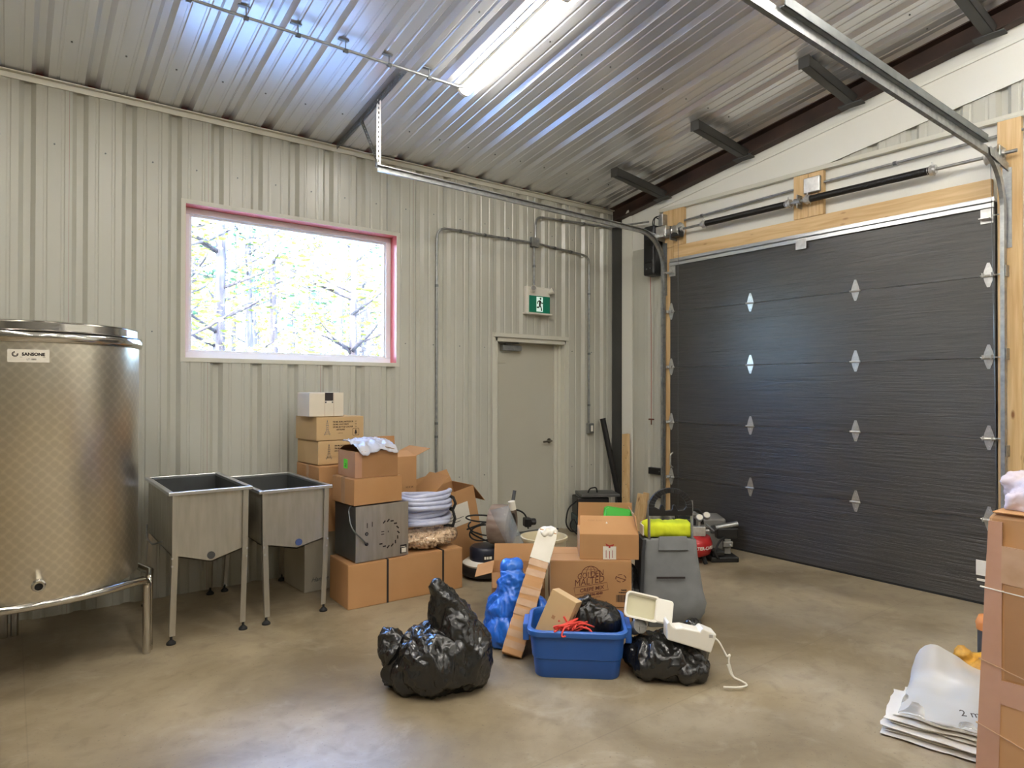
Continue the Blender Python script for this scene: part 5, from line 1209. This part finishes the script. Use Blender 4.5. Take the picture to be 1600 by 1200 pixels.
# black bags on the floor
t = thing('black_bag', 'big crumpled black rubbish bag with a pointed top, alone at the front', 'bag', (1.82, 3.08, 0))
def dispL(p):
    return crumple(p, 6.5, .5, .026)
blob('bag_skin', [('e', (1.82, 3.06, .15), (.22, .2, .17), (0, 0, -37)), ('e', (1.94, 2.98, .16), (.14, .15, .19)), ('e', (1.72, 3.14, .1), (.15, .15, .12)),
     ('t', [(1.94, 3.0, .2), (1.90, 3.03, .34), (1.86, 3.06, .45), (1.83, 3.075, .56)], [.15, .105, .07, .008]), ('t', [(1.76, 3.1, .2), (1.765, 3.1, .28)], [.13, .085]),
     ('t', [(1.70, 3.15, .1), (1.62, 3.2, .22), (1.60, 3.22, .30)], [.1, .075, .035]), ('t', [(1.7, 3.12, .07), (1.63, 3.15, .03)], [.09, .05])], .0075, M['bagk'], t, disp=dispL, floor=.002, smooth_it=2)
t = thing('black_bag', 'squat black rubbish bag under the white appliance parts', 'bag', (2.93, 2.42, 0))
blob('bag_skin', [('e', (2.93, 2.44, .09), (.225, .17, .12), (0, 0, -37)), ('e', (2.95, 2.40, .10), (.17, .13, .10)), ('e', (2.98, 2.30, .06), (.12, .09, .07)), ('e', (3.06, 2.33, .14), (.07, .07, .15)), ('t', [(3.08, 2.34, .2), (3.10, 2.35, .27)], [.05, .012])], .0075, M['bagk'], t,
     disp=lambda p: crumple(p, 7, .7, .022), floor=.002, smooth_it=2)
t = thing('black_bag', 'black bag squeezed between the crepe mix box and the trolley', 'bag', (3.37, 3.02, 0))
blob('bag_skin', [('e', (3.32, 3.08, .16), (.085, .10, .17)), ('t', [(3.32, 3.07, .2), (3.325, 3.08, .40)], [.07, .04])], .011, M['bagk'], t, disp=lambda p: crumple(p, 9, .6, .02), floor=.002, smooth_it=2)

# white appliance in two pieces
t = thing('feeder_tray', 'cream square tray head of a white appliance, lying on the squat bag', 'appliance', (2.89, 2.55, .33), -40)
T = TR((-.02, -.02, .02), 62, 12, 0)
mb = MB(); mb.loft([rr(.085, .062, .0), rr(.098, .072, .03), rr(.098, .072, .038), rr(.088, .063, .038), rr(.08, .056, .012)], 0, T, caps=False); mb.add(rr(.085, .062, 0), [tuple(range(n_))], 0, T); mb.build('tray_rim', M['wht'], t, smooth=35)
MB().add(rr(.081, .057, .012), [tuple(range(n_))], 0, T).build('tray_floor', M['creamd'], t, fixn=False)
MB().loft([rr(.045, .06, -.005, .125), rr(.05, .066, .035, .125), rr(.045, .06, .04, .125)], 0, T).build('side_cover', M['wht'], t, smooth=35)
MB().box((-.05, -.03, -.075), (.03, .01, -.035), 0, TR((.0, -.02, .0), 0, 12, 0)).build('neck', M['wht'], t, bevel=.005)
T2 = TR((-.045, -.05, -.08), 0, 0, 0) @ Matrix.Rotation(rad(62), 4, 'X') @ Matrix.Rotation(rad(18), 4, 'Y')
MB().lathe([(0, -.05), (.036, -.05), (.038, .04), (.04, .044), (.034, .046), (.034, .038), (0, .038)], 22, 0, T2).build('grey_nozzle', M['greyp'], t, smooth=40)
MB().box((-.034, -.004, .036), (.034, .004, .043), 0, T2).box((-.004, -.034, .036), (.004, .034, .043), 0, T2).build('nozzle_cross', M['greyp'], t)
t = thing('kitchen_appliance', 'white curved plastic appliance body with a cord, on top of the squat bag', 'appliance', (2.86, 2.37, .238), -37.3)
k_ = .00054; pts = [(440, 270), (462, 255), (478, 290), (500, 312), (530, 322), (600, 318), (690, 338), (768, 354), (785, 330), (805, 325), (850, 345), (935, 380), (925, 430), (880, 568), (860, 562), (660, 500), (440, 435)]
MB().prism([((x-440)*k_, (435-z)*k_) for x, z in pts], -.045, .05, axis=1).build('shell', M['wht'], t, bevel=.007)
MB().box((.225, -.047, .012), (.248, -.044, .03), 0, TR((0, 0, .0), 0, 0, 0)).build('chrome_button', M['zinc'], t, bevel=.003)
MB().box((.09, -.03, .055), (.17, .03, .066), 0, TR((0, 0, .002), 0, 8, 0)).build('top_recess', M['zinc'], t, bevel=.003)
MB().tube(rounded([(.262, 0, .0), (.29, -.01, -.02), (.315, -.02, -.07), (.33, -.03, -.10), (.345, -.03, -.08), (.335, -.03, -.115), (.355, -.03, -.19), (.37, -.03, -.215), (.372, -.03, -.219), (.345, -.02, -.17), (.328, -.03, -.13), (.35, -.04, -.2), (.4, -.05, -.219), (.42, -.1, -.219), (.36, -.13, -.2195), (.28, -.12, -.2195)], .03, 4), .0055, 6).build('power_cord', M['wht'], t, smooth=180)

# ================================================================== RIGHT EDGE
t = thing('tall_carton', 'very tall cardboard box covered in packing tape at the edge of the room', 'box', (3.27, .64, 0))
def ringb(z, ya, yb, xa=3.0, xb=3.55): return [(xa, yb, z), (xa, ya, z), (xb, ya, z), (xb, yb, z)]
MB().loft([ringb(0, .34, .962), ringb(.5, .35, .942), ringb(.9, .36, .928, 3.004), ringb(1.10, .365, .915, 3.008), ringb(1.124, .372, .90, 3.02)]).build('body', M['card'], t, bevel=.012, world=True)
def strip(pts, m, nm='tape', x=2.999):
    """thin strip on the near face; points are (y, z)"""
    MB().prism(pts, x-.0012, x+.006, axis=0).build(nm, M[m], t, world=True)
strip([(.962, .01), (.885, .01), (.872, .5), (.868, 1.09), (.912, 1.09), (.94, .5)], 'tapep')
strip([(.874, .40), (.60, .40), (.60, .50), (.874, .49)], 'tapep', x=2.998); strip([(.872, .86), (.60, .84), (.60, .99), (.87, 1.0)], 'tape', x=2.9985)
strip([(.862, .50), (.60, .52), (.60, .85), (.862, .855)], 'card3', 'outer_flap', x=2.9975)
strip([(.955, .30), (.60, .20), (.60, .204), (.955, .304)], 'tape', 'string', x=2.996); strip([(.94, .83), (.60, .812), (.60, .816), (.94, .834)], 'paper', 'string', x=2.996); strip([(.945, .55), (.60, .47), (.60, .474), (.945, .554)], 'tape', 'string', x=2.996)
MB().box((3.0, .34, 1.1235), (3.55, .90, 1.127)).build('top_flap', M['card'], t, world=True)
MB().box((3.005, .90, .872), (3.008, .956, .93)).box((3.005, .90, .85), (3.008, .953, .858)).build('paper_tag', M['paper'], t, world=True)
t = thing('plastic_bag', 'pinkish white plastic bag with green contents on the tall taped box', 'bag', (3.22, .74, 1.128))
blob('bag_skin', [('e', (3.2, .76, 1.20), (.13, .15, .078)), ('e', (3.22, .66, 1.21), (.15, .16, .085)), ('t', [(3.16, .86, 1.22), (3.13, .91, 1.235)], [.05, .012]), ('t', [(3.12, .80, 1.17), (3.10, .88, 1.16)], [.07, .03])], .007, M['ppbag'], t, smooth_it=2, disp=lambda p: crumple(p, 11, 1, .014), floor=1.129)
blob('contents', [('e', (3.22, .68, 1.20), (.11, .12, .06))], .015, mat('pale_green_stuff', lin(132, 176, 150), .6), t, disp=lambda p: .008*ridged(p, 10, 2), floor=1.131)

# stack of folded white poly bags
pile = [((3.20, 1.40), .62, .36, -78, .004), ((3.215, 1.39), .6, .36, -76, .022), ((3.205, 1.40), .61, .37, -79, .040), ((3.23, 1.38), .6, .35, -77, .058), ((3.21, 1.39), .58, .36, -74, .076), ((3.24, 1.36), .6, .35, -76, .094)]
names = ['bottom', 'second from the bottom', 'third from the bottom', 'fourth from the bottom', 'fifth from the bottom', 'uppermost flat']
for k, ((px, py), lw, dp, an, z) in enumerate(pile):
    t = thing('poly_bag', names[k]+' white poly bag in the flat stack beside the tall taped box', 'plastic bag', (px, py, z), an, group='stacked white poly bags')
    mb = MB(); nx, ny = 16, 10; rs = random.Random(20+k); o1 = Vector((rs.random()*9, rs.random()*9, 0))
    for sgn in (0, 1):
        for j in range(ny+1):
            for i in range(nx+1):
                u, v = i/nx, j/ny; e = min(1, 6*min(u, 1-u, v, 1-v)+.15); zz = .006*noise.noise(Vector((u*4, v*3, 0))+o1)+.004*noise.noise(Vector((u*11, v*8, 2))+o1)
                mb.v.append(Vector((u*lw+.02*noise.noise(Vector((0, v*4, k)))*(1-u), v*dp+.018*noise.noise(Vector((u*5, 3, k))), zz*.7+(.014*e if sgn else .0)+.006)))
    q = (nx+1)*(ny+1)
    for j in range(ny):
        for i in range(nx):
            a = j*(nx+1)+i; mb.f += [[a, a+nx+1, a+nx+2, a+1], [q+a, q+a+1, q+a+nx+2, q+a+nx+1]]; mb.m += [0, 0]
    edge = [i for i in range(nx+1)]+[j*(nx+1)+nx for j in range(1, ny+1)]+[ny*(nx+1)+i for i in range(nx-1, -1, -1)]+[j*(nx+1) for j in range(ny-1, 0, -1)]
    for a, b in zip(edge, edge[1:]+edge[:1]): mb.f.append([a, b, q+b, q+a]); mb.m.append(0)
    mb.build('bag_film', M['polys'], t, smooth=50)
t = thing('poly_bag', 'open milky see-through poly bag standing puffed on the white stack', 'plastic bag', (3.47, 1.17, .112), -72)
mb = MB(); nx, ny = 22, 18
for sgn in (0, 1):
    for j in range(ny+1):
        for i in range(nx+1):
            u, v = i/nx, j/ny; e = math.sin(PI*u)**.5*(.35+.65*v); x = .46*(u-.5); y = .40*(v-.5)
            zz = .015+.04*v+(.10*e*v if sgn else .0)+.02*noise.noise(Vector((u*4, v*4, 5*sgn)))
            if v > .75: zz += (v-.75)*.22*(1+math.sin(u*7))*(.8 if sgn else .4)
            mb.v.append(Vector((x*(1-.15*v)+.01*noise.noise(Vector((u*6, v*6, 1))), y, zz)))
q = (nx+1)*(ny+1)
for j in range(ny):
    for i in range(nx): a = j*(nx+1)+i; mb.f += [[a, a+nx+1, a+nx+2, a+1], [q+a, q+a+1, q+a+nx+2, q+a+nx+1]]; mb.m += [0, 0]
for i in range(nx): mb.f.append([i, i+1, q+i+1, q+i]); mb.m.append(0)
o = mb.build('bag_film', M['poly'], t, smooth=180, fixn=False)
text('2 mil', .05, TR((.05, -.17, .075), 20, 0, 18), M['ink'], t)

# scraps behind the tall box
t = thing('crumpled_paper', 'crumpled yellow paper scrap on the floor behind the tall taped box', 'paper', (4.36, 1.36, 0))
blob('scrap', [('e', (4.36, 1.36, .04), (.11, .09, .04)), ('t', [(4.33, 1.42, .03), (4.30, 1.45, .12)], [.05, .012])], .011, M['yel'], t, disp=lambda p: .02*ridged(p, 11, 2), floor=.002, smooth_it=1)
t = thing('orange_bundle', 'small orange-topped bundle half hidden by the tall taped box', 'bundle', (4.52, 1.38, 0))
MB().lathe([(0, 0), (.05, 0), (.05, .2), (0, .2)], 14).build('stem', M['dark'], t, smooth=40); MB().lathe([(0, .2), (.055, .2), (.06, .24), (.045, .28), (0, .29)], 16).build('orange_top', M['orange'], t, smooth=60)
